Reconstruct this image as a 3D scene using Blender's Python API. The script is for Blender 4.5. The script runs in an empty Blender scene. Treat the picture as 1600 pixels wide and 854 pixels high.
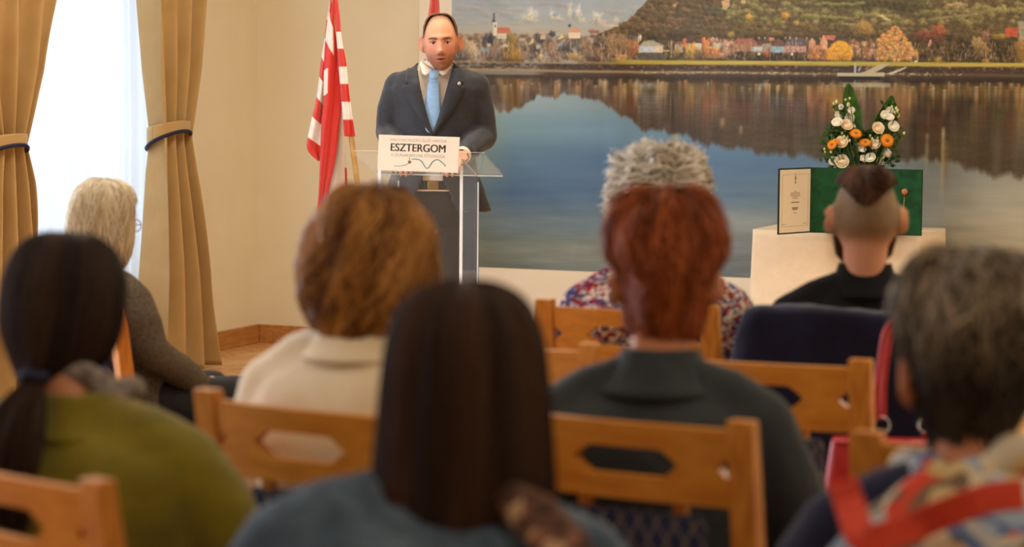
import bpy, bmesh, math, random
import numpy as np
from mathutils import Vector, Matrix

# ------------------------------------------------------------------ camera
SC = bpy.context.scene
COL = SC.collection
CAM = Vector((6.6, -12.57, 1.55)); YAW = math.radians(22.0); FPX = 4000.0
PITCH = math.atan((427 - 99) / FPX)
cd = bpy.data.cameras.new('camera'); cam = bpy.data.objects.new('camera', cd); COL.objects.link(cam)
cd.sensor_width = 36.0; cd.lens = FPX / 1600 * 36.0; cd.clip_end = 60; cd.clip_start = .05
CM = (Matrix.Translation(CAM) @ Matrix.Rotation(YAW, 4, 'Z') @ Matrix.Rotation(math.pi/2 - PITCH, 4, 'X')
      @ Matrix.Rotation(0.008, 4, 'Z'))
cam.matrix_world = CM
cd.dof.use_dof = True; cd.dof.focus_distance = 11.0; cd.dof.aperture_fstop = 3.5
SC.camera = cam
vs = SC.view_settings
vs.view_transform = 'Standard'; vs.look = 'None'; vs.gamma = 1.0; vs.use_curve_mapping = False
vs.exposure = -0.12

# ------------------------------------------------------------------ world and lights
w = bpy.data.worlds.new('world'); SC.world = w; w.use_nodes = True
w.node_tree.nodes['Background'].inputs[0].default_value = (.80, .90, 1, 1)
w.node_tree.nodes['Background'].inputs[1].default_value = .9

def area_light(name, loc, rot, sx, sy, power, color, spread=math.pi):
    l = bpy.data.lights.new(name, 'AREA'); l.shape = 'RECTANGLE'; l.size = sx; l.size_y = sy
    l.energy = power; l.color = color; l.spread = spread
    o = bpy.data.objects.new(name, l); COL.objects.link(o); o.location = loc; o.rotation_euler = rot
    return o
WINB = [(1.02, 3.02), (4.9, 6.4), (8.4, 9.9), (11.9, 13.4)]     # window openings along the left wall (distance from the far wall)
WPOW = [38, 310, 70, 15]
for (b0, b1), pw in zip(WINB, WPOW):
    area_light('daylight', (-.42, -(b0+b1)/2, 1.75), (0, -math.pi/2, 0), 2.6, b1-b0, pw, (.70, .82, 1.0))
LAMPS = [(x, y) for y in (-2.6, -6.2, -9.8, -13.2) for x in (2.2, 6.2)]
LPW = {-2.6: 62, -6.2: 28, -9.8: 14, -13.2: 8}
for x, y in LAMPS:
    area_light('ceiling_light', (x, y, 3.36), (0, 0, 0), .9, .9, LPW[y], (1.0, .87, .66))

MURAL_LIGHT = 1.0

# ------------------------------------------------------------------ helpers
RT = Matrix.Rotation
def P(px, py, d):                                   # pixel of the photograph + distance along the view axis -> point
    return CM @ Vector(((px-800)/FPX*d, -(py-427)/FPX*d, -d))
def G(px, z, d):                                    # pixel column + height + distance -> point
    a = P(px, 0, d); b = P(px, 800, d); t = (z-a.z)/(b.z-a.z)
    return a.lerp(b, t)
def lin(c):
    out = []
    for v in c[:3]:
        v = v/255.0
        out.append(v/12.92 if v <= .04045 else ((v+.055)/1.055)**2.4)
    return out
def ln4(c): return tuple(lin(c)) + (1,)

def mat(name, c1, c2=None, rough=.6, scale=8., bump=0., bscale=60., stretch=(1, 1, 1), spec=.3, sheen=0., metal=0., coords='Object', detail=4., wob=.5):
    m = bpy.data.materials.new(name); m.use_nodes = True; nt = m.node_tree; N = nt.nodes; L = nt.links
    b = N['Principled BSDF']; b.inputs['Roughness'].default_value = rough
    b.inputs['Specular IOR Level'].default_value = spec; b.inputs['Metallic'].default_value = metal
    b.inputs['Sheen Weight'].default_value = sheen
    tc = N.new('ShaderNodeTexCoord'); mp = N.new('ShaderNodeMapping'); mp.inputs['Scale'].default_value = stretch
    L.new(tc.outputs[coords], mp.inputs[0])
    c2 = c2 or tuple(min(255, v*.86) for v in c1)
    n = N.new('ShaderNodeTexNoise'); n.inputs['Scale'].default_value = scale; n.inputs['Detail'].default_value = detail
    n.inputs['Distortion'].default_value = wob
    L.new(mp.outputs[0], n.inputs[0])
    r = N.new('ShaderNodeValToRGB'); r.color_ramp.elements[0].color = ln4(c2); r.color_ramp.elements[1].color = ln4(c1)
    r.color_ramp.elements[0].position = .35; r.color_ramp.elements[1].position = .65
    L.new(n.outputs[0], r.inputs[0]); L.new(r.outputs[0], b.inputs['Base Color'])
    if bump:
        n2 = N.new('ShaderNodeTexNoise'); n2.inputs['Scale'].default_value = bscale; n2.inputs['Detail'].default_value = 3
        L.new(mp.outputs[0], n2.inputs[0])
        bp = N.new('ShaderNodeBump'); bp.inputs['Strength'].default_value = bump; bp.inputs['Distance'].default_value = .01
        L.new(n2.outputs[0], bp.inputs['Height']); L.new(bp.outputs[0], b.inputs['Normal'])
    return m

def attr_mat(name, attr='tone', c0=None, c1=None, rough=.6, spec=.3, bump=0., bscale=200., sheen=0.):
    """colour comes from a colour attribute: directly, or as a tone between two colours"""
    m = bpy.data.materials.new(name); m.use_nodes = True; nt = m.node_tree; N = nt.nodes; L = nt.links
    b = N['Principled BSDF']; b.inputs['Roughness'].default_value = rough; b.inputs['Specular IOR Level'].default_value = spec
    b.inputs['Sheen Weight'].default_value = sheen
    a = N.new('ShaderNodeAttribute'); a.attribute_name = attr
    if c0 is None: L.new(a.outputs['Color'], b.inputs['Base Color'])
    else:
        r = N.new('ShaderNodeValToRGB'); r.color_ramp.elements[0].color = ln4(c0); r.color_ramp.elements[1].color = ln4(c1)
        L.new(a.outputs['Fac'], r.inputs[0]); L.new(r.outputs[0], b.inputs['Base Color'])
    if bump:
        tc = N.new('ShaderNodeTexCoord'); n2 = N.new('ShaderNodeTexNoise'); n2.inputs['Scale'].default_value = bscale
        L.new(tc.outputs['Object'], n2.inputs[0])
        bp = N.new('ShaderNodeBump'); bp.inputs['Strength'].default_value = bump; bp.inputs['Distance'].default_value = .005
        L.new(n2.outputs[0], bp.inputs['Height']); L.new(bp.outputs[0], b.inputs['Normal'])
    return m

def cells_mat(name, cols, scale, rough=.85, stretch=(1, 1, 1), warp=.3, wscale=3., coords='Object'):
    """patches of flat print colours"""
    m = bpy.data.materials.new(name); m.use_nodes = True; nt = m.node_tree; N = nt.nodes; L = nt.links
    b = N['Principled BSDF']; b.inputs['Roughness'].default_value = rough; b.inputs['Specular IOR Level'].default_value = .15
    tc = N.new('ShaderNodeTexCoord'); mp = N.new('ShaderNodeMapping'); mp.inputs['Scale'].default_value = stretch
    L.new(tc.outputs[coords], mp.inputs[0])
    nz = N.new('ShaderNodeTexNoise'); nz.inputs['Scale'].default_value = wscale; L.new(mp.outputs[0], nz.inputs[0])
    ad = N.new('ShaderNodeMixRGB'); ad.blend_type = 'ADD'; ad.inputs[0].default_value = warp
    L.new(mp.outputs[0], ad.inputs[1]); L.new(nz.outputs['Color'], ad.inputs[2])
    v = N.new('ShaderNodeTexVoronoi'); v.inputs['Scale'].default_value = scale; L.new(ad.outputs[0], v.inputs['Vector'])
    sp = N.new('ShaderNodeSeparateColor'); L.new(v.outputs['Color'], sp.inputs[0])
    r = N.new('ShaderNodeValToRGB'); r.color_ramp.interpolation = 'CONSTANT'
    e = r.color_ramp.elements
    while len(e) < len(cols): e.new(.5)
    for i, c in enumerate(cols): e[i].position = i/len(cols); e[i].color = ln4(c)
    L.new(sp.outputs[0], r.inputs[0]); L.new(r.outputs[0], b.inputs['Base Color'])
    return m

class MB:
    def __init__(s): s.v = []; s.f = []
    def add(s, vs_, fs):
        o = len(s.v); s.v += [tuple(p) for p in vs_]; s.f += [tuple(i+o for i in f) for f in fs]; return s
    def box(s, c, d, M=None):
        x, y, z = d[0]/2, d[1]/2, d[2]/2
        vv = [Vector((sx*x, sy*y, sz*z)) for sz in (-1, 1) for sy in (-1, 1) for sx in (-1, 1)]
        vv = [(M @ p if M else p) + Vector(c) for p in vv]
        return s.add(vv, [(0, 2, 3, 1), (4, 5, 7, 6), (0, 1, 5, 4), (2, 6, 7, 3), (0, 4, 6, 2), (1, 3, 7, 5)])
    def tube(s, pts, rad, n=12, flat=(1, 1)):
        pts = [Vector(p) for p in pts]
        if not hasattr(rad, '__len__'): rad = [rad]*len(pts)
        vv = []; up = None
        for i, p in enumerate(pts):
            t = (pts[min(i+1, len(pts)-1)] - pts[max(i-1, 0)]).normalized()
            if up is None: up = Vector((0, 0, 1)) if abs(t.z) < .9 else Vector((0, 1, 0))
            u = t.cross(up).normalized(); w2 = u.cross(t).normalized(); up = w2
            for k in range(n):
                a = 2*math.pi*k/n
                vv.append(p + u*math.cos(a)*rad[i]*flat[0] + w2*math.sin(a)*rad[i]*flat[1])
        m = len(pts); ff = []
        for i in range(m-1):
            for k in range(n): ff.append((i*n+k, i*n+(k+1) % n, (i+1)*n+(k+1) % n, (i+1)*n+k))
        ff.append(tuple(range(n-1, -1, -1))); ff.append(tuple((m-1)*n+k for k in range(n)))
        return s.add(vv, ff)
    def limb(s, pts, rad, n=16):
        s.tube(pts, rad, n)
        for p, r in zip(pts, rad): s.ball(p, (r, r, r), n)
        return s
    def ball(s, c, r, n=16, M=None):
        vv = []; m = n//2
        for i in range(m+1):
            ph = math.pi*i/m
            for k in range(n):
                a = 2*math.pi*k/n
                p = Vector((r[0]*math.sin(ph)*math.cos(a), r[1]*math.sin(ph)*math.sin(a), -r[2]*math.cos(ph)))
                vv.append((M @ p if M else p) + Vector(c))
        ff = []
        for i in range(m):
            for k in range(n): ff.append((i*n+k, i*n+(k+1) % n, (i+1)*n+(k+1) % n, (i+1)*n+k))
        return s.add(vv, ff)
    def loft(s, rings, n=36, p=2.3, cap=True):      # rings (z, rx, ry, cy[, cx])
        vv = []
        for r in rings:
            z, rx, ry, cy = r[:4]; cx = r[4] if len(r) > 4 else 0
            for k in range(n):
                a = 2*math.pi*k/n; c, q = math.cos(a), math.sin(a)
                vv.append((cx+rx*math.copysign(abs(c)**(2/p), c), cy+ry*math.copysign(abs(q)**(2/p), q), z))
        m = len(rings); ff = []
        for i in range(m-1):
            for k in range(n): ff.append((i*n+k, i*n+(k+1) % n, (i+1)*n+(k+1) % n, (i+1)*n+k))
        if cap: ff.append(tuple(range(n-1, -1, -1))); ff.append(tuple((m-1)*n+k for k in range(n)))
        return s.add(vv, ff)
    def grid(s, fn, nu, nv, close=False):
        vv = [fn(i/nu, j/nv) for j in range(nv+1) for i in range(nu+1)]
        ff = [(j*(nu+1)+i, j*(nu+1)+i+1, (j+1)*(nu+1)+i+1, (j+1)*(nu+1)+i) for j in range(nv) for i in range(nu)]
        return s.add(vv, ff)
    def mesh(s, name):
        me = bpy.data.meshes.new(name); me.from_pydata([tuple(p) for p in s.v], [], s.f); me.update(); return me
    def obj(s, name, m, parent=None, smooth=True, solid=0., bevel=0., fix=True):
        me = s.mesh(name)
        if fix:
            bm = bmesh.new(); bm.from_mesh(me); bmesh.ops.recalc_face_normals(bm, faces=bm.faces)
            if bevel: bmesh.ops.bevel(bm, geom=bm.edges[:], offset=bevel, segments=2, affect='EDGES', profile=.6)
            bm.to_mesh(me); bm.free()
        if smooth: me.shade_smooth()
        return link(name, me, m, parent, solid)
def link(name, me, m, parent=None, solid=0.):
    o = bpy.data.objects.new(name, me); COL.objects.link(o)
    if m: me.materials.append(m)
    if parent: o.parent = parent
    if solid:
        md = o.modifiers.new('solid', 'SOLIDIFY'); md.thickness = solid; md.offset = 0
    return o
def empty(name, loc, rz=0): 
    o = bpy.data.objects.new(name, None); COL.objects.link(o); o.location = loc; o.rotation_euler = (0, 0, rz); o.empty_display_size = .1
    return o
def tag(o, label=None, cat=None, group=None, kind=None):
    if label: o['label'] = label
    if cat: o['category'] = cat
    if group: o['group'] = group
    if kind: o['kind'] = kind
    return o
def copy_tree(o, parent=None):
    c = o.copy(); COL.objects.link(c); c.parent = parent
    for ch in list(o.children): copy_tree(ch, c)
    return c
def cr(pts, n):                                     # smooth curve through rows of numbers
    p = np.array(pts, float); k = len(p); t = np.linspace(0, k-1, n); i = np.clip(t.astype(int), 0, k-2); f = (t-i)[:, None]
    p0 = p[np.maximum(i-1, 0)]; p1 = p[i]; p2 = p[i+1]; p3 = p[np.minimum(i+2, k-1)]
    return .5*((2*p1)+(-p0+p2)*f+(2*p0-5*p1+4*p2-p3)*f**2+(-p0+3*p1-3*p2+p3)*f**3)
def bake(o, voxel, smooth=6, fac=.5):
    md = o.modifiers.new('r', 'REMESH'); md.mode = 'VOXEL'; md.voxel_size = voxel; md.use_smooth_shade = True
    sm = o.modifiers.new('s', 'SMOOTH'); sm.iterations = smooth; sm.factor = fac
    dg = bpy.context.evaluated_depsgraph_get(); dg.update()
    me = bpy.data.meshes.new_from_object(o.evaluated_get(dg)); o.modifiers.clear(); old = o.data; mats = list(old.materials); o.data = me
    me.materials.clear()
    for q in mats: me.materials.append(q)
    bpy.data.meshes.remove(old); me.shade_smooth(); return o
def vco(me):
    a = np.empty(len(me.vertices)*3, np.float32); me.vertices.foreach_get('co', a); return a.reshape(-1, 3)
def vset(me, a): me.vertices.foreach_set('co', np.ascontiguousarray(a, np.float32).ravel()); me.update()
def vno(me):
    a = np.empty(len(me.vertices)*3, np.float32); me.vertices.foreach_get('normal', a); return a.reshape(-1, 3)
def wn(v, scale, seed=0, octs=3):                   # smooth wavy noise in -1..1
    r = np.random.RandomState(seed); out = np.zeros(len(v)); amp = 1; tot = 0
    vv = v*scale
    for o in range(octs):
        q = vv + .8*np.sin(vv[:, [1, 2, 0]]*1.3+r.rand(3)*6)
        for k in range(3):
            d = r.randn(3); d /= np.linalg.norm(d)
            out += amp*np.sin(q @ d + r.rand()*6.28); tot += amp
        vv = vv*2.07; amp *= .5
    return out/tot*1.6
def folds(o, amp, scale, seed=0, stretch=(1, 1, 1)):
    me = o.data; v = vco(me); n = vno(me)
    a = wn(v*np.array(stretch), scale, seed); a = np.sign(a)*np.abs(a)**.8
    vset(me, v + n*(amp*a)[:, None]); return o
def setattr_col(me, name, rgba):
    ca = me.color_attributes.new(name, 'FLOAT_COLOR', 'POINT'); a = np.ones((len(me.vertices), 4), np.float32)
    a[:, :rgba.shape[1]] = rgba; ca.data.foreach_set('color', a.ravel())
def text(name, body, size, m, parent, M, offset=0., depth=.0008, spacing=1., wscale=1.):
    cu = bpy.data.curves.new(name, 'FONT'); cu.body = body; cu.size = size; cu.align_x = 'CENTER'; cu.align_y = 'CENTER'
    cu.offset = offset; cu.extrude = depth; cu.space_character = spacing
    t = bpy.data.objects.new(name, cu); COL.objects.link(t)
    dg = bpy.context.evaluated_depsgraph_get(); dg.update()
    me = bpy.data.meshes.new_from_object(t.evaluated_get(dg)); bpy.data.objects.remove(t); bpy.data.curves.remove(cu)
    me.transform(Matrix.Scale(wscale, 4, (1, 0, 0)))
    me.transform(M); me.materials.clear(); return link(name, me, m, parent)

# ------------------------------------------------------------------ materials
M = {}
M['wall'] = mat('wall_paint', (238, 226, 198), (235, 222, 193), .9, 3, .05, 90)
M['panel'] = mat('panel_white', (246, 238, 222), (243, 234, 217), .7, 3)
M['ceil'] = mat('ceiling_paint', (245, 240, 230), None, .9)
M['oak'] = mat('oak_plank', (212, 162, 108), (196, 142, 88), .38, 5, .05, 60, (1, 8, 1), coords='Object')
M['oak2'] = mat('oak_plank_pale', (220, 174, 122), (204, 154, 100), .38, 5, .05, 60, (1, 8, 1))
M['oakb'] = mat('oak_baseboard', (196, 140, 78), (172, 114, 58), .45, 6, 0, 60, (8, 1, 8))
M['gap'] = mat('floor_joint', (90, 60, 35), None, .8)
M['curtain'] = mat('curtain_gold', (186, 152, 98), (178, 143, 88), .75, 6, .04, 500, sheen=.3)
M['navytrim'] = mat('navy_trim', (35, 38, 70), None, .7)
M['wood'] = mat('pine_honey', (224, 150, 56), (206, 128, 40), .35, 9, .03, 80, (1.2, 6, 6), spec=.5)
M['woodv'] = mat('pine_honey_upright', (220, 146, 54), (190, 112, 36), .35, 9, .03, 80, (6, 6, 1), spec=.5)
M['skin'] = mat('skin', (214, 148, 112), (204, 134, 98), .5, 14, .03, 300, spec=.35)
M['white'] = mat('white_cotton', (236, 232, 226), (228, 224, 216), .8, 30, .08, 500)
M['flag'] = attr_mat('flag_cloth', 'tone', rough=.55, sheen=.3)
M['print'] = attr_mat('mural_print', 'tone', rough=.38, spec=.35)
M['metal'] = mat('silver_metal', (205, 205, 200), None, .25, metal=1.)
M['gold'] = mat('brass_metal', (205, 165, 90), None, .3, metal=1.)
M['black'] = mat('black_leather', (24, 22, 22), None, .5)
M['tro'] = mat('dark_trousers', (40, 38, 42), (32, 30, 34), .8, 20, .05, 400)

def acrylic(name, tint, alpha):
    m = bpy.data.materials.new(name); m.use_nodes = True; nt = m.node_tree; N = nt.nodes; L = nt.links
    for n in list(N): N.remove(n)
    out = N.new('ShaderNodeOutputMaterial'); tr = N.new('ShaderNodeBsdfTransparent'); tr.inputs[0].default_value = (.97, .98, .98, 1)
    gl = N.new('ShaderNodeBsdfGlossy'); gl.inputs['Roughness'].default_value = .05
    df = N.new('ShaderNodeBsdfTranslucent'); df.inputs[0].default_value = tint
    fr = N.new('ShaderNodeLayerWeight'); fr.inputs[0].default_value = .12
    m1 = N.new('ShaderNodeMixShader'); m2 = N.new('ShaderNodeMixShader'); m1.inputs[0].default_value = alpha
    L.new(tr.outputs[0], m1.inputs[1]); L.new(df.outputs[0], m1.inputs[2])
    mu = N.new('ShaderNodeMath'); mu.operation = 'MULTIPLY'; mu.inputs[1].default_value = .22; L.new(fr.outputs[1], mu.inputs[0]); L.new(mu.outputs[0], m2.inputs[0]); L.new(m1.outputs[0], m2.inputs[1]); L.new(gl.outputs[0], m2.inputs[2])
    L.new(m2.outputs[0], out.inputs[0]); return m
M['acryl'] = acrylic('clear_acrylic', (.9, .93, .95, 1), .05)
M['edge'] = mat('acrylic_edge_glint', (250, 250, 250), (235, 240, 245), .2, spec=.8)  # opaque white stands in for light gathered in the clear acrylic edges
def sheer(name):
    m = bpy.data.materials.new(name); m.use_nodes = True; nt = m.node_tree; N = nt.nodes; L = nt.links
    for n in list(N): N.remove(n)
    out = N.new('ShaderNodeOutputMaterial'); tr = N.new('ShaderNodeBsdfTransparent')
    df = N.new('ShaderNodeBsdfDiffuse'); df.inputs[0].default_value = (.9, .92, .95, 1)
    tl = N.new('ShaderNodeBsdfTranslucent'); tl.inputs[0].default_value = (.86, .91, 1, 1)
    tc = N.new('ShaderNodeTexCoord'); nz = N.new('ShaderNodeTexNoise'); nz.inputs['Scale'].default_value = 300
    L.new(tc.outputs['Object'], nz.inputs[0])
    mr = N.new('ShaderNodeMapRange'); mr.inputs[3].default_value = .6; mr.inputs[4].default_value = .8; L.new(nz.outputs[0], mr.inputs[0])
    m1 = N.new('ShaderNodeMixShader'); m1.inputs[0].default_value = .65; m2 = N.new('ShaderNodeMixShader')
    L.new(df.outputs[0], m1.inputs[1]); L.new(tl.outputs[0], m1.inputs[2]); L.new(mr.outputs[0], m2.inputs[0])
    L.new(tr.outputs[0], m2.inputs[1]); L.new(m1.outputs[0], m2.inputs[2]); L.new(m2.outputs[0], out.inputs[0]); return m
M['sheer'] = sheer('sheer_voile')
def pad_mat():
    m = bpy.data.materials.new('navy_diamond_fabric'); m.use_nodes = True; nt = m.node_tree; N = nt.nodes; L = nt.links
    b = N['Principled BSDF']; b.inputs['Roughness'].default_value = .9
    tc = N.new('ShaderNodeTexCoord'); sx = N.new('ShaderNodeSeparateXYZ'); L.new(tc.outputs['Object'], sx.inputs[0])
    def mth(op, a, b2=None, v=None):
        n = N.new('ShaderNodeMath'); n.operation = op
        L.new(a, n.inputs[0])
        if b2 is not None: L.new(b2, n.inputs[1])
        if v is not None: n.inputs[1].default_value = v
        return n.outputs[0]
    yz = mth('ADD', sx.outputs[2], sx.outputs[1]); z = mth('MULTIPLY', yz, v=.62)
    a = mth('PINGPONG', mth('ADD', sx.outputs[0], z), v=.017); c = mth('PINGPONG', mth('SUBTRACT', sx.outputs[0], z), v=.017)
    mn = mth('MINIMUM', a, c); lt = mth('LESS_THAN', mn, v=.0022)
    mx = N.new('ShaderNodeMixRGB'); mx.inputs[1].default_value = ln4((30, 36, 72)); mx.inputs[2].default_value = ln4((112, 98, 84))
    L.new(lt, mx.inputs[0]); L.new(mx.outputs[0], b.inputs['Base Color']); return m
M['pad'] = pad_mat()

# ------------------------------------------------------------------ the setting
RW, RL, RH = 8.5, 15.5, 3.4
def struct(o): o['kind'] = 'structure'; return o
struct(MB().box((RW/2, -RL/2, -.05), (RW, RL, .08)).obj('floor', M['gap'], smooth=False)); FLOOR = bpy.data.objects['floor']
struct(MB().box((RW/2, -RL/2, RH+.05), (RW+.8, RL+.4, .1)).obj('ceiling', M['ceil'], smooth=False))
struct(MB().box((RW/2, .1, RH/2-.05), (RW+.8, .2, RH+.1)).obj('wall_back', M['wall'], smooth=False))
struct(MB().box((RW+.1, -RL/2, RH/2-.05), (.2, RL, RH+.1)).obj('wall_right', M['wall'], smooth=False))
struct(MB().box((RW/2, -RL-.1, RH/2-.05), (RW+.8, .2, RH+.1)).obj('wall_rear', M['wall'], smooth=False))
wl = MB(); edges = [0]
for b0, b1 in WINB: edges += [b0, b1]
edges.append(RL)
for i in range(0, len(edges), 2): wl.box((-.2, -(edges[i]+edges[i+1])/2, RH/2-.05), (.4, edges[i+1]-edges[i], RH+.1))
for b0, b1 in WINB:
    wl.box((-.2, -(b0+b1)/2, .125), (.4, b1-b0, .45)); wl.box((-.2, -(b0+b1)/2, (3.0+RH)/2), (.4, b1-b0, RH-3.0))
struct(wl.obj('wall_left', M['wall'], smooth=False))
M['frame'] = mat('window_paint', (238, 238, 232), None, .4)
for i, (b0, b1) in enumerate(WINB):
    f = MB(); y = -(b0+b1)/2; W = b1-b0
    for yy in (-b0-.04, -b1+.04): f.box((-.25, yy, 1.675), (.07, .08, 2.65))
    for zz in (.39, 2.1, 2.96): f.box((-.25, y, zz), (.07, W-.16, .08))
    f.box((-.25, y, 1.23), (.068, .06, 1.64))
    wo = struct(f.obj('window_%d' % (i+1), M['frame'], smooth=False))
    MB().box((-.25, y, 1.675), (.008, W-.1, 2.6)).obj('pane', M['acryl'], wo, smooth=False)
bb = MB().box((.012, -RL/2, .05), (.024, RL, .1)); struct(bb.obj('baseboard_left', M['oakb'], smooth=False, bevel=.004))
bb = MB().box((.5, -.012, .05), (.95, .024, .1)); struct(bb.obj('baseboard_back', M['oakb'], smooth=False, bevel=.004))
# herringbone parquet: the planks in view one by one, the others joined
pw, pl = .07, .42
def plank_at(mb, c, ang, h=0):
    mb.box((c[0], c[1], -.0055+h), (pl-.003, pw-.003, .011), RT(ang, 3, 'Z'))
near = []; far = MB()
rng = random.Random(4)
for i in range(-260, 260):
    for j in range(-30, 60):
        for k in (0, 1):
            # herringbone lattice turned by 45 degrees
            bx = i*pw + j*pl; by = i*pw - j*pl
            if k == 0: c0 = (bx+pl/2, by+pw/2); an = 0
            else: c0 = (bx+pw/2+0, by+pw+pl/2); an = math.pi/2
            cx = (c0[0]-c0[1])*.7071+2.0; cy = (c0[0]+c0[1])*.7071-6.0
            if not (-.1 < cx < RW+.1 and -RL-.1 < cy < .1): continue
            a = an+math.pi/4
            vis = (.22 < cx < 1.75 and -3.7 < cy < -.22)
            if vis: near.append((cx, cy, a))
            else: plank_at(far, (cx, cy), a)
near.sort(key=lambda q: abs(q[0]-.9)+abs(q[1]+1.6)*.4)
pm = MB().box((0, 0, 0), (pl-.003, pw-.003, .011)).mesh('plank')
for n_, (cx, cy, a) in enumerate(near):
    if n_ < 290:
        if n_ == 0: pm.materials.append(M['oak']); pm2 = pm.copy(); pm2.materials.clear(); pm2.materials.append(M['oak2'])
        o = bpy.data.objects.new('plank', rng.choice((pm, pm2))); COL.objects.link(o); o.parent = FLOOR
        o.location = (cx, cy, -.0055 + rng.uniform(-.0006, 0)); o.rotation_euler = (0, 0, a)
    else: plank_at(far, (cx, cy), a)
fo = far.obj('parquet', M['oak'], FLOOR, smooth=False, fix=False); fo['kind'] = 'stuff'

# ceiling lamps above each lit spot (outside the picture)
lamp_m = bpy.data.materials.new('lamp_glass'); lamp_m.use_nodes = True
lb = lamp_m.node_tree.nodes['Principled BSDF']; lb.inputs['Emission Color'].default_value = (1, .8, .55, 1); lb.inputs['Emission Strength'].default_value = 1.2
for x, y in LAMPS:
    o = tag(empty('ceiling_lamp', (x, y, RH)), 'square ceiling lamp, %s in from the mural, on the %s side' % ({-2.6: 'first', -6.2: 'second', -9.8: 'third', -13.2: 'fourth'}[y], 'window' if x < 4 else 'far'), 'lamp', 'ceiling lamps')
    MB().box((0, 0, -.012), (1.0, 1.0, .024)).obj('lamp_frame', M['frame'], o, smooth=False)
    MB().box((0, 0, -.027), (.92, .92, .008)).obj('lamp_shade', lamp_m, o, smooth=False)

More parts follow.
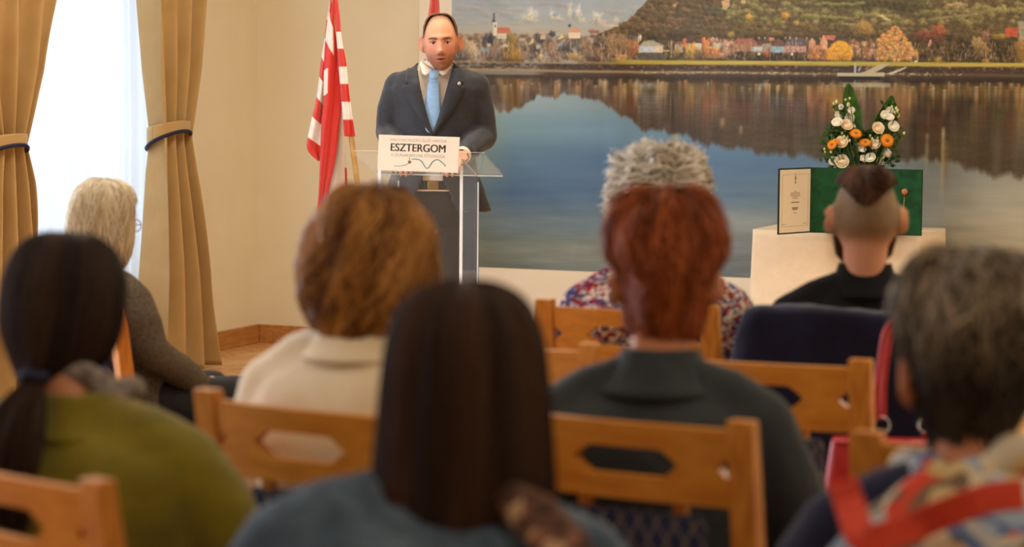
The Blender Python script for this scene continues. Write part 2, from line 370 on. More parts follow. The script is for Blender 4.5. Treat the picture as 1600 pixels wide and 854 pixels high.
# ------------------------------------------------------------------ the mural: a flat photo print on a white panel
def paint_mural():
    U0, V0, W, H = 700, -260, 1340, 720
    R = np.random.RandomState(7)
    uu, vv = np.meshgrid(np.arange(W)+U0, np.arange(H)+V0); uu = uu.astype(float); vv = vv.astype(float)
    pts3 = np.stack([uu.ravel(), vv.ravel(), np.zeros(W*H)], 1)
    def nz(su, sv, seed, octs=3): return wn(pts3*np.array([su, sv, 1]), 1., seed, octs).reshape(H, W)
    img = np.zeros((H, W, 3))
    def grad(v, keys): 
        ks = [k[0] for k in keys]; return np.stack([np.interp(v, ks, [k[1][c] for k in keys]) for c in range(3)], -1)
    img[:] = grad(vv, [(-260, (196, 196, 186)), (-60, (170, 174, 170)), (0, (160, 164, 162)), (40, (170, 167, 152)), (70, (182, 168, 140)), (120, (150, 130, 100))])
    img += (nz(.03, .06, 1)*7)[..., None]
    def blend(mask, col): 
        m = np.clip(mask, 0, 1)[..., None]; img[:] = img*(1-m)+np.array(col)*m
    def blob(u, v, ru, rv, col, a=1., soft=.35, rag=.25):
        x0, x1 = int(max(0, u-ru*1.6-U0)), int(min(W, u+ru*1.6-U0+1)); y0, y1 = int(max(0, v-rv*1.6-V0)), int(min(H, v+rv*1.6-V0+1))
        if x1 <= x0 or y1 <= y0: return
        du = (uu[y0:y1, x0:x1]-u)/ru; dv = (vv[y0:y1, x0:x1]-v)/rv
        an = np.arctan2(dv, du); r = np.hypot(du, dv)*(1+rag*np.sin(an*5+u)*.5+rag*np.sin(an*9+v)*.4)
        m = (np.clip((1-r)/soft, 0, 1)*a)[..., None]
        lit = (1-.38*np.clip(dv*.9-du*.35, -1, 1))[..., None]      # print: sunlit crowns
        c = np.array(col)*lit*(1+.12*R.randn(*du.shape)[..., None])
        img[y0:y1, x0:x1] = img[y0:y1, x0:x1]*(1-m)+c*m
    def poly(pts, col, a=1., jit=4):
        us = [p[0] for p in pts]; vs_ = [p[1] for p in pts]
        x0, x1 = int(min(us)-U0-1), int(max(us)-U0+2); y0, y1 = int(min(vs_)-V0-1), int(max(vs_)-V0+2)
        x0, y0 = max(0, x0), max(0, y0); X, Y = uu[y0:y1, x0:x1], vv[y0:y1, x0:x1]
        ins = np.zeros(X.shape, bool); n = len(pts)
        for i in range(n):
            (ax, ay), (bx, by) = pts[i], pts[(i+1) % n]
            if ay == by: continue
            c = ((ay > Y) != (by > Y)) & (X < (bx-ax)*(Y-ay)/(by-ay)+ax); ins ^= c
        s = img[y0:y1, x0:x1]; s[ins] = s[ins]*(1-a)+(np.array(col)+R.randn(ins.sum(), 1)*jit)*a
    # far bluish mountain and its pale cliffs
    m = 1/(1+np.exp(-(vv-(-70+(uu-700)*.12+12*np.sin(uu*.02)))/6)); blend(m*.6, (148, 156, 162))
    img += (nz(.05, .09, 3)*7)[..., None]
    for u, v, ru, rv in [(830, 24, 12, 12), (826, 30, 17, 7), (862, 26, 5, 11), (872, 29, 9, 5), (890, 20, 5, 17), (903, 22, 6, 15), (908, 33, 8, 6), (932, 30, 10, 13), (940, 38, 9, 7), (962, 32, 5, 7), (955, 41, 14, 5)]:
        blob(u, v, ru*1.15, rv*1.1, (206, 194, 168), .75, .8)
    for u, v, ru, rv in [(896, 22, 3, 8), (932, 32, 3, 7), (866, 22, 3, 6)]: blob(u, v, ru, rv, (140, 148, 158), .7, .7)
    for k in range(60): blob(R.uniform(700, 1000), R.uniform(5, 60), R.uniform(10, 30), R.uniform(2, 6), (160+R.randn()*12, 156+R.randn()*10, 140), .3, .9)
    blend(np.exp(-((vv-52)/14)**2)*(uu < 990)*.55, (178, 164, 138))
    # wooded hill on the right
    ru_ = [700, 925, 937, 965, 985, 995, 1008, 1018, 1040, 1110, 1250, 1500, 2040]; rv_ = [400, 66, 52, 40, 28, 16, 2, -10, -28, -70, -130, -185, -210]
    ridge = np.interp(uu, ru_, rv_)+nz(.25, 0, 5)*2.2
    blend(np.clip((vv-ridge)/2, 0, 1)*(vv < 118), (92, 76, 50))
    for k in range(5200):
        u = R.uniform(930, 2040); v0 = np.interp(u, ru_, rv_); v = R.uniform(v0+3, 92)
        if v0 > 90: continue
        t = R.rand()
        if u > 1130 and v < 34: cols = [(116, 110, 62), (132, 122, 70), (92, 88, 50), (104, 88, 56), (140, 128, 80)]
        elif u > 1130 and v < 50: cols = [(108, 90, 52), (92, 80, 46), (120, 98, 58), (84, 70, 44)]
        elif v > 50: cols = [(74, 60, 38), (66, 54, 36), (88, 70, 46), (60, 50, 36)]
        else: cols = [(112, 86, 58), (94, 74, 50), (84, 70, 48), (102, 84, 52), (78, 68, 46)]
        s = R.uniform(2.5, 6.5); blob(u, v, s*1.3, s, cols[R.randint(len(cols))], .75, .5)
    blob(1330, 0, 90, 15, (72, 66, 42), .9, .7, .1); blob(1410, 3, 60, 14, (72, 66, 42), .85, .7, .1); blob(1120, 14, 30, 8, (82, 86, 56), .6, .7)
    for (a0, b0, a1, b1, wd, col) in [(1270, 4, 1345, 2, 3, (150, 142, 78)), (1250, 20, 1330, 26, 3, (146, 138, 74)), (1330, 19, 1400, 22, 4, (134, 126, 72)), (1440, 14, 1600, 12, 3, (150, 136, 84)),
                                      (1448, 26, 1530, 16, 3, (148, 132, 84)), (1475, 4, 1500, 2, 3, (176, 146, 104)), (1540, 10, 1620, 9, 4, (150, 136, 84)), (1370, 20, 1385, 28, 2, (186, 168, 110)), (1315, 34, 1345, 36, 2, (140, 128, 90)), (1600, 20, 1900, 30, 5, (140, 126, 80))]:
        for t in np.linspace(0, 1, 26): blob(a0+(a1-a0)*t, b0+(b1-b0)*t+R.randn()*.8, 5, wd, col, .5, .7)
    for u, v, s, col in [(1168, 24, 7, (196, 142, 62)), (1224, 22, 8, (196, 136, 66)), (1140, 52, 7, (146, 124, 58)), (1243, 34, 4, (170, 130, 60)), (1345, 38, 15, (150, 118, 60)), (1350, 44, 12, (140, 108, 54)), (1128, 3, 5, (196, 160, 110)), (1052, 8, 4, (186, 150, 108)), (1055, 5, 2, (190, 160, 120)), (1158, 2, 5, (190, 160, 116))]:
        blob(u, v, s, s*.9, col, .9, .5)
    poly([(1127, 2), (1131, -3), (1138, -2), (1138, 8), (1131, 14), (1126, 12)], (188, 152, 108))
    # village left of the hill
    for k in range(900):
        u = R.uniform(700, 1000); v = R.uniform(54, 96); cols = [(112, 92, 74), (140, 116, 92), (84, 74, 66), (150, 128, 104), (70, 64, 62), (128, 100, 70)]
        blob(u, v, R.uniform(2, 6), R.uniform(2, 7), cols[R.randint(6)], .65, .6)
    for u, v, a, b, col in [(730, 76, 18, 18, (168, 142, 110)), (742, 84, 8, 20, (176, 150, 118)), (722, 88, 14, 12, (84, 78, 72)), (760, 66, 6, 14, (58, 56, 62)), (768, 62, 5, 14, (54, 54, 62)), (778, 84, 20, 14, (118, 100, 90)),
                            (800, 66, 12, 20, (126, 104, 52)), (797, 84, 17, 18, (122, 92, 40)), (808, 88, 12, 14, (150, 112, 44)), (800, 96, 22, 8, (90, 70, 40)), (840, 74, 10, 10, (74, 70, 76)), (863, 53, 7, 6, (58, 60, 60)), (846, 62, 8, 7, (62, 62, 66)),
                            (885, 73, 15, 10, (64, 62, 66)), (890, 40, 3, 3, (60, 55, 45)), (862, 78, 10, 14, (140, 110, 88)), (915, 74, 14, 20, (122, 96, 72)), (955, 66, 16, 18, (132, 104, 72)), (975, 70, 14, 16, (130, 98, 66)), (990, 74, 12, 16, (158, 100, 62)), (897, 88, 14, 8, (150, 120, 68)), (970, 90, 14, 9, (168, 128, 70)), (935, 84, 12, 12, (110, 84, 60))]:
        blob(u, v, a, b, col, .88, .5)
    def house(u0, u1, v0, v1, wall, roof, h=6, hip=2):
        poly([(u0, v0), (u1, v0), (u1, v1), (u0, v1)], wall); poly([(u0-1, v0), (u0+hip, v0-h), (u1-hip, v0-h), (u1+1, v0)], roof)
    house(779, 793, 53, 62, (200, 188, 162), (190, 112, 84), 9, -1); poly([(777, 44), (796, 44), (799, 52), (777, 52)], (190, 108, 82))
    poly([(771, 36), (777.5, 36), (777, 57), (772, 57)], (214, 202, 176)); poly([(768, 36), (771, 32), (772.5, 16), (774, 32), (776, 36)], (58, 62, 72)); poly([(774, 40), (775.5, 40), (775.5, 44), (774, 44)], (90, 90, 90))
    house(889, 907, 51, 60, (214, 196, 160), (198, 144, 112), 7); house(845, 853, 57, 62, (196, 168, 140), (192, 148, 120), 4); house(812, 822, 60, 65, (176, 156, 132), (120, 92, 80), 5)
    poly([(827, 68), (835, 58), (835, 66), (829, 70)], (206, 186, 130)); poly([(871, 62), (878, 52), (882, 58), (873, 62)], (206, 186, 130)); poly([(782, 76), (790, 68), (796, 73), (788, 74)], (206, 196, 176)); poly([(838, 72), (843, 68), (845, 75), (839, 77)], (176, 170, 158))
    poly([(755, 76), (764, 76), (763, 82), (756, 82)], (126, 138, 146)); poly([(873, 68), (878, 64), (881, 70), (873, 72)], (130, 150, 160)); blob(845, 88, 4, 5, (200, 160, 90), .9); poly([(762, 69), (768, 69), (768, 74), (763, 74)], (190, 180, 160))
    blob(925, 48, 7, 4, (140, 96, 74), .8); poly([(922, 50), (936, 46), (936, 52)], (150, 96, 74))
    for u in np.linspace(940, 990, 11):
        for t in np.linspace(0, 1, 12): blob(966+(u-966)*t, 92-36*t, .9, 2.6, (186, 156, 118), .4, .8)
    for u, v0, v1, col in [(846, 72, 94, (190, 165, 140)), (870, 70, 94, (170, 140, 115)), (940, 70, 96, (170, 140, 110)), (997, 52, 66, (206, 190, 160)), (1048, 62, 90, (170, 145, 105))]:
        for v in np.arange(v0, v1, 2): blob(u, v, 1.3, 2, col, .8, .6)
    # houses below the hill
    poly([(999, 82), (1035, 80), (1040, 92), (985, 92)], (84, 76, 66)); poly([(998, 70), (1022, 70), (1022, 81), (998, 81)], (182, 186, 186)); poly([(1022, 70), (1036, 70), (1036, 81), (1022, 81)], (204, 184, 154))
    poly([(998, 71), (1005, 63), (1018, 61), (1038, 70), (1022, 71)], (160, 152, 126)); blob(1003, 75.5, 1, 1, (110, 115, 120)); blob(1014, 75.5, 1, 1, (110, 115, 120)); blob(1000, 58, 2, 6, (214, 200, 172))
    house(1054, 1066, 68, 80, (168, 150, 118), (120, 90, 70), 4); poly([(1066, 60), (1071, 57), (1073, 72), (1066, 72)], (196, 104, 72)); house(1072, 1096, 66, 80, (150, 136, 110), (84, 62, 52), 8); poly([(1085, 66), (1096, 66), (1096, 74), (1088, 76)], (190, 186, 160)); poly([(1096, 57), (1100, 56), (1104, 70), (1096, 70)], (200, 106, 70))
    for k in range(120): blob(R.uniform(1104, 1150), R.uniform(60, 86), R.uniform(2, 5), R.uniform(2, 6), [(168, 116, 84), (140, 104, 80), (186, 150, 120), (96, 76, 60)][R.randint(4)], .7)
    poly([(1113, 66), (1132, 66), (1124, 74), (1113, 72)], (180, 178, 150))
    for u, v, a, b, col in [(1079, 78, 13, 14, (186, 142, 66)), (1056, 80, 8, 10, (124, 104, 68)), (1102, 72, 7, 16, (198, 122, 62)), (1115, 80, 12, 11, (186, 118, 66)), (1133, 74, 7, 16, (176, 140, 112)), (1090, 82, 8, 8, (110, 86, 54))]: blob(u, v, a, b, col, .85)
    poly([(1030, 76), (1046, 77), (1046, 79), (1030, 79)], (190, 170, 136))
    house(1144, 1182, 66, 78, (150, 108, 84), (150, 92, 74), 8, 6); house(1182, 1206, 68, 80, (140, 120, 104), (96, 72, 60), 7, 2); house(1206, 1224, 70, 80, (150, 168, 172), (100, 76, 62), 10); house(1224, 1258, 69, 79, (178, 136, 122), (98, 84, 84), 13, 6)
    poly([(1203, 71), (1222, 71), (1222, 80), (1203, 80)], (142, 172, 182)); poly([(1173, 71), (1190, 71), (1190, 78), (1173, 78)], (176, 184, 178)); poly([(1190, 66), (1202, 66), (1200, 72), (1190, 72)], (150, 136, 122))
    for u in (1228, 1234, 1241, 1248): blob(u, 75, .9, 1.6, (110, 80, 78))
    for u in (1230, 1236, 1242, 1249): blob(u, 65, 1, 2.4, (150, 140, 136))
    for u in (1184, 1193, 1225, 1232, 1242, 1258, 1279, 1286): blob(u, 57, 1.2, 2.4, (200, 170, 150))
    poly([(1262, 80), (1262, 62), (1266, 55), (1272, 62), (1272, 80)], (196, 144, 108)); poly([(1280, 82), (1280, 60), (1284, 50), (1290, 60), (1292, 82)], (204, 150, 112)); poly([(1270, 68), (1282, 66), (1284, 78), (1270, 80)], (186, 122, 92))
    poly([(1286, 51), (1304, 52), (1300, 60), (1288, 58)], (180, 108, 84)); poly([(1200, 56), (1208, 55), (1207, 61), (1199, 61)], (196, 128, 104)); blob(1266, 78, 8, 8, (130, 94, 66))
    for k in range(70): blob(R.uniform(1145, 1290), R.uniform(80, 90), R.uniform(4, 8), R.uniform(2, 5), [(52, 44, 34), (62, 52, 40), (44, 40, 34), (80, 64, 44)][R.randint(4)], .8)
    for k in range(60): blob(R.uniform(1262, 1290), R.uniform(74, 88), 4, 4, [(176, 110, 64), (150, 100, 62)][R.randint(2)], .7)
    for u in (1185, 1236): poly([(u-2, 80), (u+2, 80), (u+2, 84), (u-2, 84)], (206, 196, 160))
    blob(1196, 82, 6, 6, (150, 78, 46), .9)
    for v in np.arange(64, 92, 1.5): blob(1202, v, .9, 1.5, (186, 150, 100), .7)
    for k in range(50): blob(R.uniform(1325, 1365), R.uniform(60, 86), R.uniform(3, 6), R.uniform(3, 5), [(150, 96, 60), (110, 80, 56), (190, 150, 110), (130, 90, 60)][R.randint(4)], .75)
    for u in np.arange(1292, 1328, 3.2):
        top = 62+((u-1310)/18)**2*12
        for v in np.arange(top, 90, 2.5): blob(u+R.randn()*.6, v, 3.2, 3.6, (222-(v-60)*.9+R.randn()*8, 160-(v-60)*.8, 52), .8, .7)
    blob(1312, 86, 6, 7, (140, 100, 44), .5)
    for k in range(330):
        u = R.uniform(1368, 1430); top = 36+abs(u-1396)*.75 if u < 1396 else 36+(u-1396)**1.15*.75
        v = R.uniform(top, 90); blob(u, v, 3.4, 3.6, (196+R.randn()*12-(v-40)*.25, 134+R.randn()*8, 74), .8, .6)
    for u0, u1, v1 in ((1394, 1388, 48), (1394, 1404, 46), (1394, 1398, 40), (1394, 1380, 56)):
        for t in np.linspace(0, 1, 22): blob(u0+(u1-u0)*t, 92-(92-v1)*t, .8, 1.6, (214, 172, 130), .5, .7)
    for k in range(420):
        u = R.uniform(1425, 2040); v = R.uniform(54, 90); blob(u, v, R.uniform(4, 9), R.uniform(4, 8), [(62, 50, 32), (72, 58, 36), (54, 46, 32), (86, 68, 40)][R.randint(4)], .8)
    for u, v, a, b, col in [(1440, 50, 20, 9, (112, 66, 46)), (1462, 44, 14, 12, (140, 78, 50)), (1452, 56, 24, 8, (92, 58, 42)), (1524, 62, 14, 12, (150, 124, 76)), (1532, 74, 14, 12, (124, 98, 58)), (1560, 66, 18, 20, (62, 54, 32)), (1556, 52, 16, 5, (138, 116, 50)), (1535, 52, 8, 10, (130, 92, 76)), (1595, 84, 14, 22, (138, 106, 44)), (1590, 66, 12, 14, (150, 112, 60)), (1462, 89, 7, 6, (140, 112, 48)), (1536, 90, 8, 5, (150, 112, 50))]: blob(u, v, a, b, col, .88)
    poly([(1566, 37), (1586, 38), (1586, 52), (1565, 51)], (176, 84, 58)); poly([(1585, 28), (1590, 18), (1640, 14), (1700, 20), (1700, 60), (1588, 56)], (150, 140, 112)); poly([(1584, 28), (1590, 18), (1640, 8), (1704, 16), (1704, 28)], (92, 84, 72)); poly([(1447, 62), (1449, 58), (1452, 58), (1452, 68), (1447, 68)], (206, 140, 110))
    blob(1420, 86, 2, 2, (180, 190, 190)); poly([(1426, 90), (1431, 89), (1431, 93), (1426, 93)], (196, 196, 190))
    for k in range(1500):
        u = R.uniform(715, 2000); v1 = R.uniform(68, 93); L_ = R.uniform(3, 13)
        if 1290 < u < 1330 or 1000 < u < 1036: continue
        col = [(196, 166, 128), (150, 120, 90), (214, 190, 150), (92, 72, 54), (60, 50, 42), (176, 128, 84)][R.randint(6)]; sl_ = R.randn()*.25
        i0_ = int(u-U0)
        for s_ in range(int(L_)):
            xx = int(i0_+sl_*s_); yy = int(v1-V0-s_)
            if 0 <= xx < W-1: img[yy, xx] = img[yy, xx]*.5+np.array(col)*.5
    fine = (vv > -20)*(vv < 112)*(vv > ridge-2); img += (R.randn(H, W)*7*fine)[..., None]+(nz(.9, .9, 55, 2)*9*fine)[..., None]
    # lawn, dark bank, pale shore
    lawn = np.clip((vv-91.5)/1.5, 0, 1)*(vv < 100)
    gu = np.clip((uu-930)/60, 0, 1); blend(lawn*gu, (168, 152, 66)); img += (lawn*gu*nz(.06, .5, 9)*12)[..., None]; blend(lawn*gu*np.clip((vv-96.5)/2, 0, 1)*.8, (150, 116, 58))
    blend(lawn*(1-gu)*.6*(vv > 95), (150, 120, 84))
    bank = np.clip((vv-98.5)/1.5, 0, 1)*(vv < 125); blend(bank*np.clip((uu-820)/40, 0.35, 1), (64, 50, 38))
    for k in range(900): blob(R.uniform(700, 2040), R.uniform(99, 109), R.uniform(1.5, 5), R.uniform(1, 2.5), [(58, 46, 36), (84, 64, 46), (72, 56, 42), (116, 88, 60), (50, 40, 32)][R.randint(5)], .6)
    for k in range(16): blob(R.uniform(880, 1600), R.uniform(100, 104), 3, 2.5, (150, 106, 70), .6)
    sand = np.exp(-((vv-(111.5-np.clip(1000-uu, 0, 200)*.012+nz(.03, 0, 11)*1.2))/2.1)**2); blend(sand*np.clip(.95-(uu-900)*.0012, .30, .9), (164, 138, 100))
    for k in range(200): blob(R.uniform(1000, 1500), 111+R.randn()*1.2, R.uniform(1, 4), .9, (178, 160, 124), .6)
    poly([(1307, 110), (1380, 108), (1380, 115), (1307, 115)], (178, 166, 134)); poly([(1308, 114.5), (1378, 114.5), (1372, 121), (1310, 121)], (38, 32, 28)); poly([(1340, 112), (1372, 96), (1388, 95), (1376, 103), (1358, 112)], (176, 160, 126)); poly([(1384, 110), (1414, 99), (1414, 101), (1390, 112)], (190, 182, 150))
    poly([(1333, 95), (1336, 95), (1336, 110), (1333, 110)], (170, 168, 160)); poly([(1338, 105), (1342, 99), (1344, 100), (1341, 109)], (130, 134, 150))
    # the river
    us = [700, 760, 800, 950, 1100, 1250, 1400, 1600, 2040]
    tab = [(118, [(60, 46, 34)]*9),
           (150, [(142, 148, 136), (146, 150, 134), (146, 166, 166), (120, 136, 140), (108, 124, 130), (110, 116, 112), (116, 112, 96), (118, 110, 90), (120, 112, 90)]),
           (200, [(122, 140, 130), (120, 138, 128), (112, 140, 148), (104, 134, 152), (96, 124, 142), (106, 124, 132), (112, 116, 106), (120, 114, 96), (120, 112, 92)]),
           (250, [(104, 126, 122), (100, 122, 120), (84, 112, 132), (76, 106, 136), (82, 112, 138), (84, 108, 130), (112, 118, 116), (134, 134, 122), (140, 134, 114)]),
           (300, [(90, 110, 112), (84, 104, 112), (70, 94, 120), (76, 102, 128), (88, 112, 130), (90, 110, 122), (124, 128, 122), (158, 154, 136), (158, 150, 128)]),
           (345, [(104, 112, 100), (96, 108, 104), (96, 112, 118), (104, 122, 130), (136, 142, 138), (130, 134, 126), (146, 144, 130), (164, 158, 138), (164, 156, 134)]),
           (390, [(106, 106, 88), (102, 106, 90), (108, 114, 104), (126, 130, 120), (112, 120, 118), (116, 118, 110), (132, 128, 110), (166, 156, 132), (166, 156, 132)]),
           (440, [(100, 102, 86), (98, 102, 88), (96, 104, 98), (98, 108, 108), (90, 102, 106), (104, 106, 98), (124, 120, 102), (140, 132, 110), (144, 134, 112)])]
    water = np.zeros((H, W, 3)); rows = np.array([[ [np.interp(x, us, [c[k] for c in cols]) for k in range(3)] for x in np.arange(W)+U0] for _, cols in tab])
    ks = [t[0] for t in tab]; vline = np.arange(H)+V0
    for j, v in enumerate(vline):
        i = int(np.clip(np.searchsorted(ks, v)-1, 0, len(ks)-2)); f = np.clip((v-ks[i])/(ks[i+1]-ks[i]), 0, 1); f = f*f*(3-2*f); water[j] = rows[i]*(1-f)+rows[i+1]*f
    rip = nz(.05, .9, 21, 3); rip2 = nz(.02, .25, 22, 3)
    amp = np.clip((vv-230)/160, 0, 1); water += ((rip*7+rip2*5)*amp+rip2*2)[..., None]
    # reflections of the shore, drawn out downwards
    refl = np.zeros((H, W, 3)); k0 = 115-V0
    cols_ = img.copy(); jit = (nz(.0, .8, 31, 2)*.8)
    for j in range(k0, H):
        dv = j-k0; src = k0-4-dv*.82; sp = 2+dv*.16
        rr = [int(np.clip(src+o*sp, 0, H-1)) for o in (-1.4, -.9, -.45, 0, .45, .9, 1.4)]
        refl[j] = cols_[rr].mean(0)
    refl = refl*np.array([.74, .70, .68])*.92+np.array([4, 3, 2])
    hillm = (refl*.5+np.array([70, 60, 50])*.5); fdv = np.clip((vv-150)/60, 0, 1)[..., None]; refl = refl*(1-fdv)+hillm*fdv
    refl += (nz(.22, .012, 33, 3)*9+nz(.07, .4, 34, 2)*3)[..., None]
    B = np.interp(uu, [700, 770, 782, 800, 822, 836, 880, 930, 960, 985, 1010, 1050, 1090, 1140, 1200, 1290, 1400, 1450, 1500, 1600, 2040], [150, 150, 166, 172, 160, 150, 148, 158, 172, 188, 198, 204, 214, 228, 234, 240, 252, 240, 250, 268, 300])
    B = B+nz(.16, 0, 41, 4)*9
    soft = 5+np.clip((vv-150)*.05, 0, 8); mk = np.clip((B-vv)/soft+.5, 0, 1)
    wz = (vv > 115)
    riv = water*(1-mk[..., None])+refl*mk[..., None]
    for u, v0, v1, wd, col, a in [(1057, 205, 238, 5, (176, 156, 112), .7), (1473, 190, 320, 3, (176, 160, 122), .7), (1448, 200, 268, 3, (166, 148, 110), .5), (1478, 210, 300, 6, (120, 100, 66), .5), (1129, 178, 200, 4, (150, 124, 84), .7), (1158, 190, 212, 3, (156, 130, 90), .6), (995, 118, 168, 3, (176, 158, 128), .7), (1017, 124, 140, 16, (150, 158, 158), .5), (1033, 124, 150, 4, (186, 164, 128), .6), (1000, 122, 150, 3, (186, 150, 120), .6), (874, 120, 140, 3, (170, 150, 120), .6),
                                  (1186, 126, 146, 3, (170, 170, 160), .6), (1236, 126, 146, 3, (180, 174, 150), .6), (1263, 126, 165, 5, (180, 130, 100), .6), (1282, 126, 152, 4, (184, 140, 96), .6), (1306, 124, 180, 10, (150, 112, 60), .5), (1400, 124, 160, 24, (142, 104, 66), .5), (1095, 126, 162, 6, (166, 124, 84), .5), (1080, 126, 158, 6, (160, 130, 76), .5), (1600, 125, 240, 14, (130, 110, 62), .4), (1560, 150, 200, 12, (84, 78, 44), .4), (1190, 124, 134, 8, (134, 150, 156), .5), (800, 120, 160, 20, (110, 84, 40), .5), (785, 120, 155, 3, (176, 146, 100), .4)]:
        m = np.exp(-((uu-u)/wd)**2)*np.clip((vv-v0)/6, 0, 1)*np.clip((v1-vv)/((v1-v0)*.5), 0, 1)*a*(1+.3*rip); m = np.clip(m, 0, 1)[..., None]; riv = riv*(1-m)+np.array(col)*m
    for k in range(260):
        u = R.uniform(770, 1900); L_ = R.uniform(8, 46); v0_ = R.uniform(121, 135); col = [(184, 150, 104), (160, 126, 84), (196, 170, 130), (140, 96, 60), (60, 48, 36), (150, 150, 140), (176, 120, 74)][R.randint(7)]
        x0_ = max(0, int(u-U0-8)); sl = np.s_[int(v0_-V0):int(v0_+L_-V0), x0_:x0_+17]; a_ = np.exp(-((uu[sl]-u)/R.uniform(1.2, 3.6))**2)*(1-(vv[sl]-v0_)/L_)*R.uniform(.3, .7)*mk[sl]*(1+.3*rip[sl]); a_ = np.clip(a_, 0, 1)[..., None]
        riv[sl] = riv[sl]*(1-a_)+np.array(col)*a_
    m = (np.abs(uu-1352) < 38)*(np.abs(vv-128) < 4)*.6*(1+.3*rip); m = np.clip(m, 0, 1)[..., None]; riv = riv*(1-m)+np.array((168, 158, 128))*m
    e = np.clip((vv-115.5)/1.5, 0, 1)[..., None]; dk = (np.exp(-((vv-119)/3.5)**2)*.5)[..., None]
    riv = riv*(1-dk)+np.array((44, 34, 26))*dk
    img = img*(1-e)+riv*e
    # pontoon stays in front of the river
    hull = ((uu > 1309) & (uu < 1374) & (vv > 114.5) & (vv < 120.5)); img[hull] = (36, 30, 26)
    return np.clip(img, 0, 255), U0, V0

def px_of(a, z):                                    # where a spot of the print was measured in the photograph
    X = -1.413+.927*a; Y = 14.13-.375*a
    return 800+4000*X/Y, 99+(1.55-z)*4000/Y
A0, A1, Z0, Z1 = 1.181, 5.4, .47, 2.7
mural = tag(empty('mural', ((A0+A1)/2, 0, 0)), 'wide photo mural of an autumn riverside village and hill on the back wall', 'mural')
def rel(o, root): o.parent = root; o.matrix_parent_inverse = root.matrix_world.inverted() if root.type != 'EMPTY' else Matrix.Translation(root.location).inverted(); return o
pb = MB().box((3.3, -.02, 1.41), (4.62, .036, 2.82)).obj('backing_panel', M['panel'], smooth=False, bevel=.003); rel(pb, mural)
img, U0, V0 = paint_mural()
xs = np.concatenate([np.linspace(A0, 4.32, 790), np.linspace(4.34, A1, 90)]); zs = np.concatenate([np.linspace(Z0, 1.96, 352), np.linspace(1.975, Z1, 50)])
GX, GZ = np.meshgrid(xs, zs); U, V = px_of(GX, GZ)
ui = np.clip(U-U0, 0, img.shape[1]-2); vi = np.clip(V-V0, 0, img.shape[0]-2); i0 = ui.astype(int); j0 = vi.astype(int); fu = (ui-i0)[..., None]; fv = (vi-j0)[..., None]
C_ = (img[j0, i0]*(1-fu)+img[j0, i0+1]*fu)*(1-fv)+(img[j0+1, i0]*(1-fu)+img[j0+1, i0+1]*fu)*fv
C_ = C_/255.; CL = np.where(C_ < .04045, C_/12.92, ((C_+.055)/1.055)**2.4)
ILL = np.array([.80, .715, .62])*MURAL_LIGHT
CL = np.clip(CL/ILL, 0, .95)
nx, nz_ = len(xs), len(zs)
me = bpy.data.meshes.new('print'); nvv = nx*nz_
co = np.stack([GX.ravel(), np.full(nvv, -.0405), GZ.ravel()], 1)
ii = (np.arange(nz_-1)[:, None]*nx+np.arange(nx-1)[None]).ravel(); qf = np.stack([ii, ii+1, ii+nx+1, ii+nx], 1)
me.vertices.add(nvv); me.vertices.foreach_set('co', co.astype(np.float32).ravel())
me.loops.add(qf.size); me.loops.foreach_set('vertex_index', qf.astype(np.int32).ravel())
me.polygons.add(len(qf)); me.polygons.foreach_set('loop_start', (np.arange(len(qf))*4).astype(np.int32)); me.polygons.foreach_set('loop_total', np.full(len(qf), 4, np.int32))
me.update(calc_edges=True); setattr_col(me, 'tone', CL.reshape(-1, 3))
rel(link('print', me, M['print']), mural)

# ------------------------------------------------------------------ curtains
def curtain(root, z_prof, npl, seed, amp=.045, x0=.3):
    """z_prof rows: z, near edge, far edge (distance from the far wall), pleat depth factor"""
    zs_ = [r[0] for r in z_prof][::-1]
    def fn(u, v):
        z = 3.12*v+.015
        e0 = np.interp(z, zs_, [r[1] for r in z_prof][::-1]); e1 = np.interp(z, zs_, [r[2] for r in z_prof][::-1]); k = np.interp(z, zs_, [r[3] for r in z_prof][::-1])
        uw = u+.012*math.sin(u*9+z*2.2+seed)+.01*math.sin(z*5+u*20)
        b = e0+(e1-e0)*uw
        x = x0+amp*k*(math.sin(uw*npl*6.283+seed+.5*math.sin(z*1.7))+.35*math.sin(uw*npl*12.9+seed*2))
        return (x, -b, z)
    o = MB().grid(fn, 200, 110).obj('curtain_panel', M['curtain'], solid=.004, fix=False); rel(o, root)
def tieback(root, bc, rb, rx, zc, tilt):
    def ring(u, v, r0=0, zoff=None):
        a = u*2*math.pi; zz = (v-.5)*.10 if zoff is None else zoff
        f = .5-.5*math.cos(a-tilt)                   # sags towards the room
        return ((.3+(rx+r0)*math.sin(a)), -(bc+(rb+r0)*math.cos(a)), zc+zz*(.55+.6*f)-.075*f*1.0+.03)
    o = MB().grid(lambda u, v: ring(u, v), 60, 6).obj('tieback', M['curtain'], solid=.006, fix=False); rel(o, root)
    t = MB().tube([ring(i/60, 0, .004, -.042) for i in range(61)], .009, 8).obj('navy_trim', M['navytrim']); t.parent = o
    t['label'] = 'navy piping'
cr_ = tag(empty('curtain', (.3, -1.45, 0)), 'gold curtain tied back on the right side of the tall window', 'curtain')
curtain(cr_, [(3.14, 1.25, 1.78, 1), (1.9, 1.27, 1.70, .9), (1.5, 1.32, 1.67, .75), (1.17, 1.385, 1.625, .55), (1.0, 1.36, 1.65, .7), (.5, 1.25, 1.68, 1), (0, 1.15, 1.70, 1.1)], 3, 1., .085)
tieback(cr_, 1.505, .15, .085, 1.20, math.pi/2)
cl_ = tag(empty('curtain', (.3, -2.9, 0)), 'gold curtain tied back at the left edge of the tall window', 'curtain')
